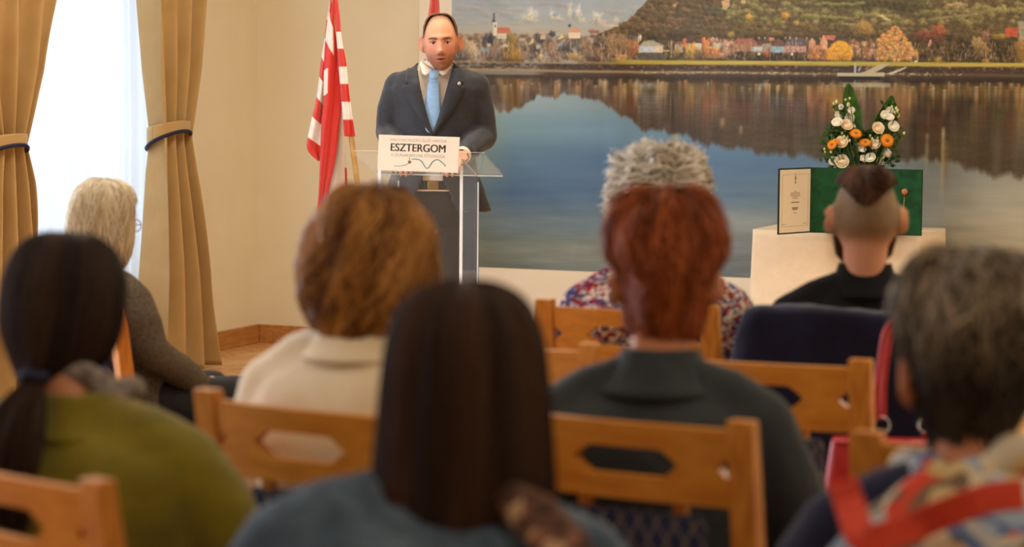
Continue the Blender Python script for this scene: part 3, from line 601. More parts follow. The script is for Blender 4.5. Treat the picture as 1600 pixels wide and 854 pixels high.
curtain(cl_, [(3.14, 2.50, 3.5, 1), (1.9, 2.57, 3.4, .9), (1.5, 2.68, 3.3, .75), (1.17, 2.84, 3.12, .55), (1.0, 2.80, 3.2, .7), (.5, 2.76, 3.3, 1), (0, 2.74, 3.4, 1.1)], 4, 2., .085)
tieback(cl_, 2.98, .16, .085, 1.17, math.pi/2)
rod = tag(MB().tube([(.25, -1.0, 3.16), (.25, -3.7, 3.16)], .018, 12).obj('curtain_rod', M['gold']), 'curtain rod above the tall window, out of the picture', 'curtain rod')
sh = MB().grid(lambda u, v: (.13+.012*math.sin(u*150+.8*math.sin(v*5))+.006*math.sin(u*61), -(.98+2.08*u), .02+3.12*v), 420, 12).obj('sheer_curtain', M['sheer'], fix=False)
tag(sh, 'white sheer curtain glowing with daylight between the gold drapes', 'curtain')

# ------------------------------------------------------------------ flags
RED = lin((214, 44, 30)); WHT = lin((240, 232, 226))
def flag(label, group, rows, colf, d, poles, name='flag'):
    """rows: pixel heights with pixel edges per strip, hung at one distance with folds in depth"""
    b = G(poles[1][0]+8, 0, d); root = tag(empty(name, (b.x, b.y, 0)), label, 'flag', group)
    for pts in rows: pass
    def strip(edges, depth, cf, nm, nu=56, nv=220, fold=(3, .02)):
        rr = cr(edges, nv+1)
        def fn(u, v):
            y, xl, xr = rr[int(round(v*nv))]
            return P(xl+(xr-xl)*u, y, d+depth+fold[1]*math.sin(u*fold[0]*3.14+v*4)*(.4+.6*v))
        mb = MB().grid(fn, nu, nv); o = mb.obj(nm, M['flag'], solid=.002, fix=False)
        cols = np.array([cf(i/nu, rr[j][0]) for j in range(nv+1) for i in range(nu+1)]); setattr_col(o.data, 'tone', cols)
        rel(o, root); return o
    return root, strip
root, strip = flag('red and white striped flag draped on a leaning pole beside the speaker', None, [], None, 11.75, [(519, 0), (558, 295)])
def bands(cuts, first_red=True):
    def f(u, y):
        k = sum(1 for c in cuts if y+(0 if True else 0) > c(u)) if callable(cuts[0]) else sum(1 for c in cuts if y > c)
        return RED if (k % 2 == 0) == first_red else WHT
    return f
# left striped wing: the bands climb towards the fold
strip([(-40, 519, 524), (0, 515, 523), (30, 511, 518), (60, 507, 514), (100, 501, 511), (150, 495, 508), (200, 484, 505), (232, 480, 502), (251, 496, 501)], .03,
      lambda u, y: (lambda k: RED if k % 2 == 1 else WHT)(sum(1 for c in (30, 58, 89, 119, 151, 182, 214) if y > c+u*15)), 'striped_edge', fold=(2, .02))
strip([(-40, 520, 526), (10, 516, 527), (40, 511, 530), (80, 507, 536), (120, 506, 535), (160, 505, 534), (200, 502, 530), (250, 500, 524), (300, 498, 514), (345, 494, 508)], 0,
      lambda u, y: (WHT if (18 < y-(u*50) < 62 and u < .5) or (110 < y+u*20 < 150 and u < .22) else RED), 'red_stripe', fold=(3, .018))
strip([(130, 533, 534), (160, 531, 537), (200, 526, 538), (250, 518, 541), (300, 510, 543), (345, 503, 545)], .05, lambda u, y: WHT if u < .9 or y < 262 else RED, 'white_stripe', fold=(2, .02))
strip([(-40, 523, 527), (0, 522, 528), (25, 523, 531), (60, 526, 534), (100, 529, 541), (150, 533, 546), (200, 537, 553), (213, 538, 555)], -.05,
      lambda u, y: (lambda k: RED if k % 2 == 0 else WHT)(sum(1 for c in (49, 76, 104, 131, 159, 186) if y > c)), 'striped_edge', fold=(2, .015))
pole_m = mat('pale_wood_pole', (214, 170, 104), None, .4, 20)
p0 = P(514, -60, 11.77); p1 = P(560, 300, 11.72); dr = (p1-p0)
bot = p0+dr*((p0.z-.07)/(p0.z-p1.z))
rel(MB().tube([p0-dr*.25, bot], .0125, 12).obj('flagpole', pole_m), root)
stb = MB().tube([(bot.x, bot.y, .0), (bot.x, bot.y, .03)], .17, 24).obj('base', M['gold']); rel(stb, root)
rel(MB().tube([(bot.x, bot.y, .03), (bot.x+dr.x*-.02, bot.y, .16)], .025, 16).obj('pole_socket', M['gold']), root)
root, strip = flag('red flag hanging furled just behind the head of the speaker', None, [], None, 12.3, [(680, 0), (680, 295)])
strip([(-160, 676, 681), (-60, 675, 683), (0, 672, 686), (40, 668, 688), (120, 666, 692), (240, 664, 696), (320, 666, 692)], 0, lambda u, y: RED if y < 150 or u < .5 else WHT, 'red_stripe', fold=(4, .03))
b = P(679, -170, 12.35)
rel(MB().tube([b, (b.x, b.y, .07)], .0125, 12).obj('flagpole', pole_m), root)
rel(MB().tube([(b.x, b.y, 0), (b.x, b.y, .03)], .17, 24).obj('base', M['gold']), root)
rel(MB().tube([(b.x, b.y, .03), (b.x, b.y, .16)], .025, 16).obj('pole_socket', M['gold']), root)

# ------------------------------------------------------------------ lectern
g = G(657, 1.1, 10.32)
lec = tag(empty('lectern', (g.x, g.y, 0), math.radians(10)), 'clear acrylic lectern with a white name sign in front of the speaker', 'lectern')
T = .012
def sl(y): return 1.185-(y)*.28                       # the desk slopes down towards the speaker
MB().box((0, .006, .565), (.34, T, 1.09)).obj('front_panel', M['acryl'], lec, smooth=False)
for s in (-1, 1):
    mb = MB(); y0, y1 = .0, .30
    vv_ = [(s*.17-T/2, y0, .04), (s*.17+T/2, y0, .04), (s*.17+T/2, y1, .04), (s*.17-T/2, y1, .04), (s*.17-T/2, y0, sl(y0)-.02), (s*.17+T/2, y0, sl(y0)-.02), (s*.17+T/2, y1, sl(y1)-.02), (s*.17-T/2, y1, sl(y1)-.02)]
    mb.add(vv_, [(0, 3, 2, 1), (4, 5, 6, 7), (0, 1, 5, 4), (1, 2, 6, 5), (2, 3, 7, 6), (3, 0, 4, 7)])
    sp_ = mb.obj('side_panel', M['acryl'], lec, smooth=False)
    e = MB().box((s*.17, -.002, .59), (T, .004, 1.1)); e.box((s*.17, .302, .55), (T*.5, .003, 1.02)); e.box((s*.17, .15, sl(.15)-.018), (T*.45, .31, .003), RT(-math.atan(.28), 3, 'X'))  # added white strips paint the glint along the side panel edges
    eo = e.obj('panel_glint', M['edge'], sp_, smooth=False); eo['label'] = 'white strip painting the light caught in the panel edge'
mb = MB(); mb.box((.0, .15, sl(.15)-.006), (.54, .35, .008), RT(-math.atan(.28), 3, 'X')); mb.obj('desk', M['acryl'], lec, smooth=False)
mb = MB(); mb.box((0, .325, sl(.325)+.008), (.54, .008, .03)); lip = mb.obj('lip', M['acryl'], lec, smooth=False)
e = MB().box((0, .321, sl(.325)-.008), (.54, .003, .004)); e.box((0, -.024, sl(-.024)+.002), (.54, .0015, .0015)); eo = e.obj('desk_glint', M['edge'], lec, smooth=False)  # bright lines of light on the desk, painted as white strips
MB().box((0, .15, .02), (.46, .42, .04)).obj('base', M['acryl'], lec, smooth=False)
MB().box((0, .15, .55), (.33, .28, .008)).obj('shelf', M['acryl'], lec, smooth=False)
SM = Matrix.Translation((.0, -.035, 1.186)) @ RT(math.radians(1.0), 4, 'Y') @ RT(math.radians(84), 4, 'X')
sg = MB().box((0, 0, 0), (.334, .143, .006)); me = sg.mesh('sign'); me.transform(SM); sign = link('sign', me, M['signw'] if 'signw' in M else mat('sign_white', (240, 226, 204), (238, 223, 200), .5, 3), lec)
sign['label'] = 'white name sign lettered ESZTERGOM'
grey = mat('sign_dark_lettering', (92, 84, 74), None, .6); pale = mat('sign_pale_lettering', (206, 190, 166), None, .6); blue = mat('sign_blue_line', (76, 160, 180), None, .5); oliv = mat('sign_olive_mark', (140, 120, 70), None, .5)
def sgt(body, size, x, y, m, off=0., ws=1.): 
    return text('lettering', body, size, m, sign, SM @ Matrix.Translation((x, y, .0032)), off, .0004, 1.0, ws)
sgt('MAGYARORSZÁG ELSŐ VÁROSA', .0165, -.002, .052, pale, 0, .98)
for k_ in (-.0010, -.0003, .0004, .0011): sgt('ESZTERGOM', .044, -.002+k_, .021, grey, 0, .93)
sgt('A DUNAKANYAR FŐVÁROSA', .0175, -.002, -.009, pale, 0, .98)
def sline(pts, rad, m):
    q = cr(pts, 50); o = MB().tube([SM @ Vector((a, b_, .004)) for a, b_ in q], rad, 6).obj('river_line', m, sign); return o
def sp(px, py): return ((px-653)/385., (240-py)/385.)
sline([sp(*p) for p in [(615, 260), (624, 260), (632, 258.5), (637, 256)]], .0009, blue)
sline([sp(*p) for p in [(643, 249), (650, 248.5), (658, 251), (663, 258), (667, 262), (671, 260), (677, 251), (685, 248.5), (693, 254), (697, 258)]], .0016, blue)
c = sp(639.5, 253.5); MB().ball(SM @ Vector((c[0], c[1], .004)), (.0065, .002, .0065), 12).obj('round_mark', oliv, sign); MB().box(SM @ Vector((c[0], c[1]+.012, .004)), (.0014, .001, .012)).obj('mark_stem', oliv, sign)

# ------------------------------------------------------------------ table, certificate folder, flowers
def on_table(px, d): return G(px, .75, d)
fl = G(1172, .76, 12.35); frp = G(1437, .76, 12.15)
TX0, TX1, TY0, TY1 = fl.x, frp.x+.01, (fl.y+frp.y)/2, -.10
tb = tag(empty('table', ((TX0+TX1)/2, (TY0+TY1)/2, 0)), 'plain table hidden under the white cloth before the mural', 'table')
tw, td = TX1-TX0-.02, TY1-TY0-.02
MB().box((0, 0, .735), (tw, td, .025)).obj('table_top', M['wood'], tb, smooth=False)
for sx in (-1, 1):
    for sy in (-1, 1): MB().box((sx*(tw/2-.05), sy*(td/2-.05), .361), (.045, .045, .722)).obj('leg', M['woodv'], tb, smooth=False)
M['linen'] = mat('ivory_linen', (248, 234, 210), (244, 229, 203), .85, 25, .06, 700)
def cloth(n=220):
    hx, hy = (TX1-TX0)/2, (TY1-TY0)/2; mb = MB(); rows = 26
    vv_ = []
    per = []
    for i in range(n):
        s = i/n*4*(hx+hy)
        if s < 2*hx: p = (-hx+s, -hy, 0, -1, s)
        elif s < 2*hx+2*hy: p = (hx, -hy+(s-2*hx), 1, 0, s)
        elif s < 4*hx+2*hy: p = (hx-(s-2*hx-2*hy), hy, 0, 1, s)
        else: p = (-hx, hy-(s-4*hx-2*hy), -1, 0, s)
        per.append(p)
    for j in range(rows+1):
        t = j/rows
        for x, y, nx_, ny, s in per:
            cd_ = min(abs(abs(x)-hx)+abs(abs(y)-hy), .35); corner = max(0, 1-cd_/.16)
            if ny > 0: off = .002
            else: off = .004+t*(.004+.005*math.sin(s*9+.6)+.004*math.sin(s*23))+t*corner*.012
            px_, py_ = x+nx_*off, y+ny*off
            if corner > 0 and ny <= 0: px_ += math.copysign(corner*t*.010, x); py_ += (-corner*t*.010 if y < 0 else 0)
            z = .758-t*.742 if j else .7585
            vv_.append((px_, py_, z-(0 if j != 1 else .004)))
    ff = [(j*n+i, j*n+(i+1) % n, (j+1)*n+(i+1) % n, (j+1)*n+i) for j in range(rows) for i in range(n)]
    ff.append(tuple(range(n))); mb.add(vv_, ff); return mb
tc_ = cloth().obj('tablecloth', M['linen'], solid=.003); tc_.location = ((TX0+TX1)/2, (TY0+TY1)/2, 0)
for p_ in tc_.data.polygons: p_.use_smooth = len(p_.vertices) == 4
tag(tc_, 'ivory linen cloth covering the table in front of the mural', 'tablecloth')
# folder
M['velvet'] = mat('green_velvet', (8, 84, 44), (4, 58, 32), .8, 22, .1, 300, sheen=.15); M['cover'] = mat('dark_green_cover', (24, 52, 38), None, .5)
M['paper'] = mat('certificate_paper', (246, 238, 220), (243, 234, 214), .7, 3); M['ink'] = mat('grey_ink', (150, 140, 124), None, .7); M['ink2'] = mat('dark_ink', (84, 76, 66), None, .7); M['frm'] = mat('certificate_border', (206, 196, 170), None, .7)
M['copper'] = mat('rosy_seal', (196, 128, 96), (170, 104, 76), .4, 30)
ca = G(1215, .762, 12.0); cb = G(1265, .762, 12.18); cc = G(1440, .762, 12.0)
fold_r = tag(empty('certificate_folder', (cb.x, cb.y, .7602)), 'open green velvet folder with a framed certificate page standing on the table', 'folder')
FH = .31
def leafp(a, b_, th=.006):
    v = b_-a; v.z = 0; L_ = v.length; an = math.atan2(v.y, v.x)
    return L_, Matrix.Translation((a.x-cb.x, a.y-cb.y, 0)) @ RT(an, 4, 'Z')
def put(mb, nm, m, Mx, par, **k):
    o = mb.obj(nm, m, par, **k); o.data.transform(Mx); return o
L1, M1 = leafp(ca, cb); L2, M2 = leafp(cb, cc)
lf = put(MB().box((L1/2, 0, FH/2), (L1, .006, FH)), 'left_cover', M['cover'], M1, fold_r, smooth=False)
put(MB().box((L1/2, -.004, FH/2), (L1-.014, .002, FH-.014)), 'certificate_page', M['paper'], M1, lf, smooth=False)
rc = put(MB().box((L2/2, 0, FH/2), (L2, .006, FH)), 'right_cover', M['cover'], M2, fold_r, smooth=False)
put(MB().box((L2/2, -.005, FH/2), (L2-.008, .005, FH-.008)), 'velvet_lining', M['velvet'], M2, rc, smooth=False)
bd = MB(); x0, x1, z0, z1 = .024, L1-.024, .036, FH-.030
for a_, b_ in (((x0, z0), (x1, z0)), ((x0, z1), (x1, z1)), ((x0, z0), (x0, z1)), ((x1, z0), (x1, z1))):
    bd.box(((a_[0]+b_[0])/2, -.0055, (a_[1]+b_[1])/2), (abs(a_[0]-b_[0])+.0014, .001, abs(a_[1]-b_[1])+.0014))
put(bd, 'page_border', M['frm'], M1, lf, smooth=False)
tl = MB(); rg = random.Random(3)
for z, w_, n_ in ((.20, .022, 1), (.193, .07, 5), (.187, .075, 5), (.180, .082, 6), (.174, .05, 4), (.167, .04, 3), (.098, .02, 2)):
    x = L1/2-w_/2
    for k in range(n_): ww = w_/n_; tl.box((x+ww*(k+.5), -.0055, z), (ww*.82, .001, .0022))
put(tl, 'fine_print', M['ink'], M1, lf, smooth=False)['kind'] = 'stuff'
tl = MB()
for z, w_, n_ in ((.148, .062, 7), (.122, .052, 6), (.115, .04, 5)):
    x = L1/2-w_/2
    for k in range(n_): ww = w_/n_; tl.box((x+ww*(k+.5), -.0055, z), (ww*.8, .001, .0038))
put(tl, 'bold_print', M['ink2'], M1, lf, smooth=False)['kind'] = 'stuff'
tl = MB()
for xx in (.04, L1-.05):
    for k in range(4): tl.box((xx+k*.007-.008, -.0055, .046+.002*(k % 2)), (.005, .001, .0016))
put(tl, 'signature', M['ink'], M1, lf, smooth=False)['kind'] = 'stuff'
cm = MB().ball((L1/2, -.0055, .262), (.006, .001, .011), 12); cm.box((L1/2, -.0055, .243), (.008, .001, .012)); cm.box((L1/2, -.0055, .278), (.0016, .001, .01)); cm.box((L1/2, -.0055, .279), (.006, .001, .0016))
put(cm, 'crest', M['ink'], M1, lf)
for px in (1288, 1412):
    q = G(px, 1.0, 11.98); xx = (q-cb).to_2d().length
    put(MB().tube([(xx, -.014, FH-.105), (xx, -.006, FH-.105)], .0145, 20), 'round_seal', M['copper'], M2, rc)
    put(MB().tube([(xx, -.010, FH-.12), (xx-.004, -.010, FH-.19), (xx+.002, -.010, FH-.27)], .0012, 6), 'seal_cord', M['gold'], M2, rc)

# flowers
FD = 12.32
fb = G(1348, .7605, FD); flr = tag(empty('flower_arrangement', (fb.x, fb.y, .7605)), 'flower arrangement of white and orange blooms with two tall leaves behind the folder', 'flowers')
def FP(fx, fy, dd=0): 
    p = P(1190+fx/3.415, 120+fy/3.415, FD+dd); return Vector((p.x-fb.x, p.y-fb.y, p.z-.7605))
M['leaf'] = mat('glossy_green_leaf', (58, 110, 30), (30, 78, 22), .35, 18, .05, 40, spec=.5); M['green'] = mat('foliage_green', (72, 104, 44), (40, 70, 28), .6, 30)
M['rose'] = mat('cream_white_petal', (255, 252, 242), (250, 244, 226), .55, 40); M['peach'] = mat('pale_peach_petal', (252, 238, 214), (246, 226, 194), .55, 40); M['orange'] = mat('orange_petal', (246, 164, 44), (236, 136, 26), .5, 50); M['bud'] = mat('green_white_bud', (222, 226, 170), (196, 208, 130), .5, 40)
CAMD = (CM.to_3x3() @ Vector((0, 0, 1)))            # flowers face the rows of chairs
def frame_of(n):
    n = n.normalized(); u = Vector((0, 0, 1)).cross(n).normalized(); return Matrix((u, n.cross(u), n)).transposed()
def rose(c, r, m, seed):
    rg = random.Random(seed); mb = MB(); n = (CAMD+Vector((rg.uniform(-.5, .5), rg.uniform(-.3, .3), rg.uniform(0, .7)))); Fm = frame_of(n)
    for lay, (cnt, rr, hh, tilt) in enumerate(((3, .38, .75, .15), (5, .62, .8, .35), (6, .92, .7, .7))):
        for k in range(cnt):
            a0 = 6.283*k/cnt+lay*.5+rg.random()*.3; wd = 6.283/cnt*.72
            def fn(u, v):
                a = a0+(u-.5)*wd*2; R_ = r*rr*(.25+.75*math.sin(v*1.5))*(1+.10*math.sin(u*3.14))+r*tilt*.25*v*v
                return Vector(c)+Fm @ Vector((R_*math.cos(a), R_*math.sin(a), r*hh*(v-.35)+r*.12*math.sin(u*3.14)*v))
            mb.grid(fn, 6, 5)
    mb.ball(Vector(c)+Fm @ Vector((0, 0, r*.1)), (r*.36, r*.36, r*.42), 10)
    mb.ball(Vector(c)-Fm @ Vector((0, 0, r*.15)), (r*.82, r*.82, r*.5), 12)
    return mb.obj('rose', m, flr, solid=.0008, fix=False)
def gerbera(c, r, n):
    mb = MB(); Fm = frame_of(n)
    for lay in range(2):
        for k in range(20):
            a = 6.283*(k+.5*lay)/20
            def fn(u, v): 
                R_ = r*(.22+.78*v)*(1-.12*lay); w_ = (u-.5)*r*.24*math.sin(.5+2.4*v)
                return Vector(c)+Fm @ Vector((R_*math.cos(a)-w_*math.sin(a), R_*math.sin(a)+w_*math.cos(a), r*(.10*lay+.25*v-.25*v*v)))
            mb.grid(fn, 2, 4)
    o = mb.obj('gerbera', M['orange'], flr, solid=.0006, fix=False)
    MB().ball(Vector(c)+Fm @ Vector((0, 0, r*.12)), (r*.24, r*.24, r*.24), 12).obj('flower_eye', M['copper'], o)
BASE = Vector((0, 0, .10)); stems = MB()
def stem(c, base=BASE): 
    mid = (Vector(c)+Vector(base))/2+Vector((0, 0, .02)); stems.tube([base, mid, Vector(c)], .0022, 5)
for i, (fx, fy, r) in enumerate([(405, 205, 17), (405, 248, 24), (464, 218, 23), (480, 180, 15), (424, 162, 12), (452, 262, 27), (480, 268, 16), (428, 352, 27), (383, 450, 19), (428, 452, 29), (510, 380, 20), (538, 390, 16), (485, 412, 15), (605, 365, 24), (608, 388, 18), (618, 277, 27), (660, 205, 20), (683, 220, 19), (685, 182, 17), (700, 268, 25), (665, 410, 21), (582, 436, 23), (470, 460, 18), (540, 440, 18), (625, 450, 18)]):
    c = FP(fx, fy, -.03 if i % 2 else 0.01); rose(c, r/3.415/320*1.08, M['peach'] if i in (5, 7, 9, 13, 15) else M['rose'], i); stem(c)
for fx, fy, r, n in [(376, 362, 27, (-.6, 0, .3)), (395, 345, 20, (-.3, 0, .8)), (503, 302, 32, (.1, 0, .9)), (553, 350, 31, (0, 0, 1.2)), (670, 340, 35, (.2, 0, .2))]:
    c = FP(fx, fy, -.05); gerbera(c, r/3.415/320*1.1, CAMD+Vector(n)); stem(c)
bd = []
for fx, fy, r in [(385, 142, 7), (400, 132, 8), (448, 122, 6), (470, 115, 6), (463, 148, 10), (705, 160, 7), (718, 168, 8), (725, 180, 8), (712, 190, 8), (727, 206, 11), (695, 160, 7), (430, 300, 7), (445, 290, 7), (440, 318, 7), (460, 322, 7), (470, 340, 7), (452, 356, 6), (498, 335, 8), (580, 315, 7), (590, 330, 7), (600, 318, 7), (572, 330, 6), (620, 325, 6), (637, 318, 6), (525, 330, 6), (340, 400, 7), (352, 405, 6), (370, 400, 7), (335, 385, 6), (760, 300, 7), (640, 300, 6), (650, 430, 7)]:
    c = FP(fx, fy, random.Random(fx).uniform(-.05, .05)); rr = r/3.415/320
    MB().ball(c, (rr, rr, rr*1.35), 10).obj('bud', M['bud'], flr); stem(c)
so = stems.obj('stems', M['green'], flr, fix=False)
def bigleaf(pts, wmax, tw_=0.):
    q = cr(pts, 30); mb = MB()
    def fn(u, v):
        i = v*29; k = min(int(i), 28); c = Vector(q[k])*(1-(i-k))+Vector(q[k+1])*(i-k); w_ = wmax*(math.sin(math.pi*min(v*.9+.1, 1))**.75 if v < .999 else 0.02)*(.8 if v < .2 else 1)
        s_ = (u-.5)*2; rx = Vector((math.cos(YAW+tw_), math.sin(YAW+tw_), 0))
        return c+rx*s_*w_+Vector((math.sin(YAW), -math.cos(YAW), 0))*(abs(s_)*.35*w_)
    o = mb.grid(fn, 10, 40).obj('tall_leaf', M['leaf'], flr, solid=.0012, fix=False)
    MB().tube([Vector(p)+CAMD*.002 for p in q[::3]], .0018, 6).obj('midrib', M['green'], o)
bigleaf([FP(500, 470, .04), FP(497, 330, .04), FP(484, 190, .05), FP(467, 100, .04), FP(463, 32, .02)], .043)
bigleaf([FP(580, 470, .05), FP(600, 330, .05), FP(640, 230, .05), FP(680, 150, .04), FP(694, 98, .03)], .043, .3)
fo_ = MB(); rg = random.Random(9)
for k in range(1100):
    cx_ = rg.gauss(520, 105); cy_ = rg.uniform(270, 475)
    if rg.random() < .22: cx_ = rg.choice((rg.uniform(395, 480), rg.uniform(640, 730))); cy_ = rg.uniform(150, 330)
    if abs(cx_-520) > 200 or (abs(cx_-555) < 40 and cy_ < 300): continue
    c = FP(cx_, cy_, rg.uniform(.005, .09)); L_ = rg.uniform(.02, .044); w_ = L_*.3
    d_ = Vector((rg.gauss(0, 1), rg.gauss(0, .6), rg.gauss(.6, .8))).normalized(); s_ = d_.cross(Vector((rg.gauss(0, .4), 1, rg.gauss(0, .4)))).normalized()
    fo_.add([c, c+d_*L_*.5+s_*w_, c+d_*L_, c+d_*L_*.5-s_*w_, c+d_*L_*.5+d_.cross(s_)*w_*.3], [(0, 1, 4), (1, 2, 4), (2, 3, 4), (3, 0, 4)])
fl2 = fo_.obj('foliage', M['green'], flr, smooth=False, fix=False, solid=.0006); fl2['kind'] = 'stuff'
for fx, fy in ((735, 320), (755, 300), (720, 345), (345, 395), (350, 335), (380, 330)):
    c = FP(fx, fy, .0); stem(c); w_ = .018
    MB().add([c+Vector((0, 0, -w_)), c+Vector((w_*.6, -.004, 0)), c+Vector((0, 0, w_)), c+Vector((-w_*.6, -.004, 0))], [(0, 1, 2, 3)]).obj('leaf', M['green'], flr, solid=.001, smooth=False, fix=False)
pot = MB().loft([(.0, .075, .06, 0), (.03, .09, .07, 0), (.10, .11, .085, 0), (.115, .11, .085, 0)], 24).obj('vase', mat('dark_pot', (60, 56, 44), None, .5), flr)

# ------------------------------------------------------------------ chairs
CH_H = .98
def chair_proto():
    root = empty('wooden_chair', (0, 0, 0))
    # local frame: sitter faces +Y, origin on the floor under the backrest; the seen side of the back is -Y
    def back_y(z): return -.0 if z < .45 else -(z-.45)*.17+.09 if False else -(z-.45)*.12
    for s in (-1, 1):
        mb = MB(); prof = [(.0, .045, .030), (.44, .045, .034), (.70, .045, .032), (CH_H-.012, .045, .026)]
        zs_ = [0, .2, .44, .56, .7, .84, CH_H]
        vv_ = []
        for z in zs_:
            y = -.05+.06*(z/.44) if z < .44 else .01-(z-.44)*.14
            dp = .040 if z < .8 else .040-(z-.8)*.05
            for sx, sy in ((-1, -1), (1, -1), (1, 1), (-1, 1)): vv_.append((s*.21+sx*.0225, y+sy*dp/2, z))
        ff = [(i*4+k, i*4+(k+1) % 4, (i+1)*4+(k+1) % 4, (i+1)*4+k) for i in range(len(zs_)-1) for k in range(4)]+[(3, 2, 1, 0), tuple(len(zs_)*4-4+k for k in range(4))]
        mb.add(vv_, ff); mb.obj('post', M['woodv'], root, smooth=False, bevel=.004)
    def yb(z): return .01-(z-.44)*.14
    def rail(top):
        # two boards whose facing edges are cut to a long six-sided opening
        h0, h1 = ((.899, .962) if top else (.832, .895)); mb = MB(); N_ = 44; vv_ = []
        for i in range(N_+1):
            x = -.19+.38*i/N_; ax = abs(x)
            cut = .024*min(1, max(0, (.096-ax)/.028))**.8; end = .020*max(0, 1-(.19-ax)/.026)
            e = cut+end
            za, zb = (h0+e-.002, h1) if top else (h0, h1-e+.002)
            bow = -.014*(1-(x/.19)**2)
            for z in (za, zb):
                for dy in (-.011, .011): vv_.append((x, yb(z)+dy+bow, z))
        ff = []
        for i in range(N_):
            a = i*4; b = a+4
            ff += [(a, b, b+2, a+2), (a+1, a+3, b+3, b+1), (a+2, b+2, b+3, a+3), (a, a+1, b+1, b)]
        ff += [(0, 2, 3, 1), (N_*4, N_*4+1, N_*4+3, N_*4+2)]
        mb.add(vv_, ff); return mb.obj('top_rail' if top else 'lower_rail', M['wood'], root, smooth=False)
    rail(True); rail(False)
    pd = MB().loft([(.50, .125, .012, yb(.5)), (.505, .13, .017, yb(.505)), (.66, .132, .020, yb(.66)), (.805, .13, .017, yb(.8)), (.812, .124, .012, yb(.81))], 32, 6)
    pd.obj('back_pad', M['pad'], root)
    for s in (-1, 1): MB().box((s*.09, yb(.82), .82), (.022, .016, .05)).obj('pad_strut', M['woodv'], root, smooth=False)
    MB().loft([(.425, .205, .2, .235), (.435, .215, .21, .235), (.465, .212, .205, .235), (.478, .19, .185, .235)], 40, 7).obj('seat', M['pad'], root)
    fr = MB()
    fr.box((0, .445, .395), (.38, .022, .055)); fr.box((0, .03, .395), (.38, .022, .055))
    for s in (-1, 1): fr.box((s*.2, .235, .395), (.022, .43, .055))
    fr.obj('seat_frame', M['wood'], root, smooth=False)
    for s in (-1, 1): MB().box((s*.205, .44, .211), (.04, .04, .422)).obj('leg', M['woodv'], root, smooth=False, bevel=.003)
    for s in (-1, 1): MB().box((s*.205, .225, .16), (.018, .41, .03)).obj('stretcher', M['wood'], root, smooth=False)
    return root
CHP = chair_proto(); used_ = [False]
def chair(pxr, d, rz, label, side=1):
    """pxr: pixel column of the right (side=1) or left (side=-1) post; d: its distance"""
    g = G(pxr, CH_H, d); off = Vector((side*.21*math.cos(rz)-(-.066)*math.sin(rz)*0, side*.21*math.sin(rz), 0))
    top = Vector((0.0, -.066, 0)); top = RT(rz, 3, 'Z') @ top
    o = CHP if not used_[0] else copy_tree(CHP); used_[0] = True
    o.location = (g.x-off.x-top.x, g.y-off.y-top.y, 0); o.rotation_euler = (0, 0, rz)
    tag(o, label, 'chair', 'wooden audience chairs'); return o
D2 = math.radians
def dz(pytop, px): return 4000*(1.55-CH_H)/(pytop-(99+.008*(px-800)))
chA = chair(852, dz(465, 852), D2(0), 'honey pine chair of the grey curly haired sitter in the front row', -1)
chB = chair(1345, dz(559, 1345), D2(0), 'empty pine chair between the red haired sitter and the dark coat', 1)
chC = chair(922, dz(534, 922), D2(0), 'pine chair whose top rail shows left of the red haired head', 1)
chD = chair(1160, dz(654, 1160), D2(-9), 'pine chair of the red haired sitter with diamond patterned back pad', 1)
chE = chair(325, dz(605, 325), D2(-12), 'pine chair of the blond sitter in the cream jacket', -1)
chF = chair(152, dz(745, 152), D2(-22), 'nearest pine chair cut off at the bottom left corner', 1)
chG = chair(1358, dz(671, 1358), D2(-4), 'pine chair in front of the woman with the painted scarf', -1)
chH = chair(173, dz(423, 188), D2(-34), 'pine chair of the white haired sitter by the window', 1)
gI = G(1336, .9, 5.92); chI = copy_tree(CHP); chI.location = (gI.x, gI.y, 0); chI.rotation_euler = (0, 0, D2(6)); tag(chI, 'pine chair hidden under the navy coat', 'chair', 'wooden audience chairs')

def under(px, d, rz, label):
    g_ = G(px, 1.0, d); o = empty('stool', (g_.x, g_.y, 0), rz)
    MB().loft([(.425, .19, .18, .25), (.435, .20, .19, .25), (.465, .198, .188, .25), (.478, .17, .16, .25)], 40, 5).obj('seat', M['pad'], o)
    MB().box((0, .25, .40), (.34, .32, .05)).obj('seat_frame', M['wood'], o, smooth=False)
    for sx in (-1, 1):
        for sy in (-1, 1): MB().box((sx*.15, .25+sy*.14, .19), (.036, .036, .38)).obj('leg', M['woodv'], o, smooth=False)
    return tag(o, label, 'stool')
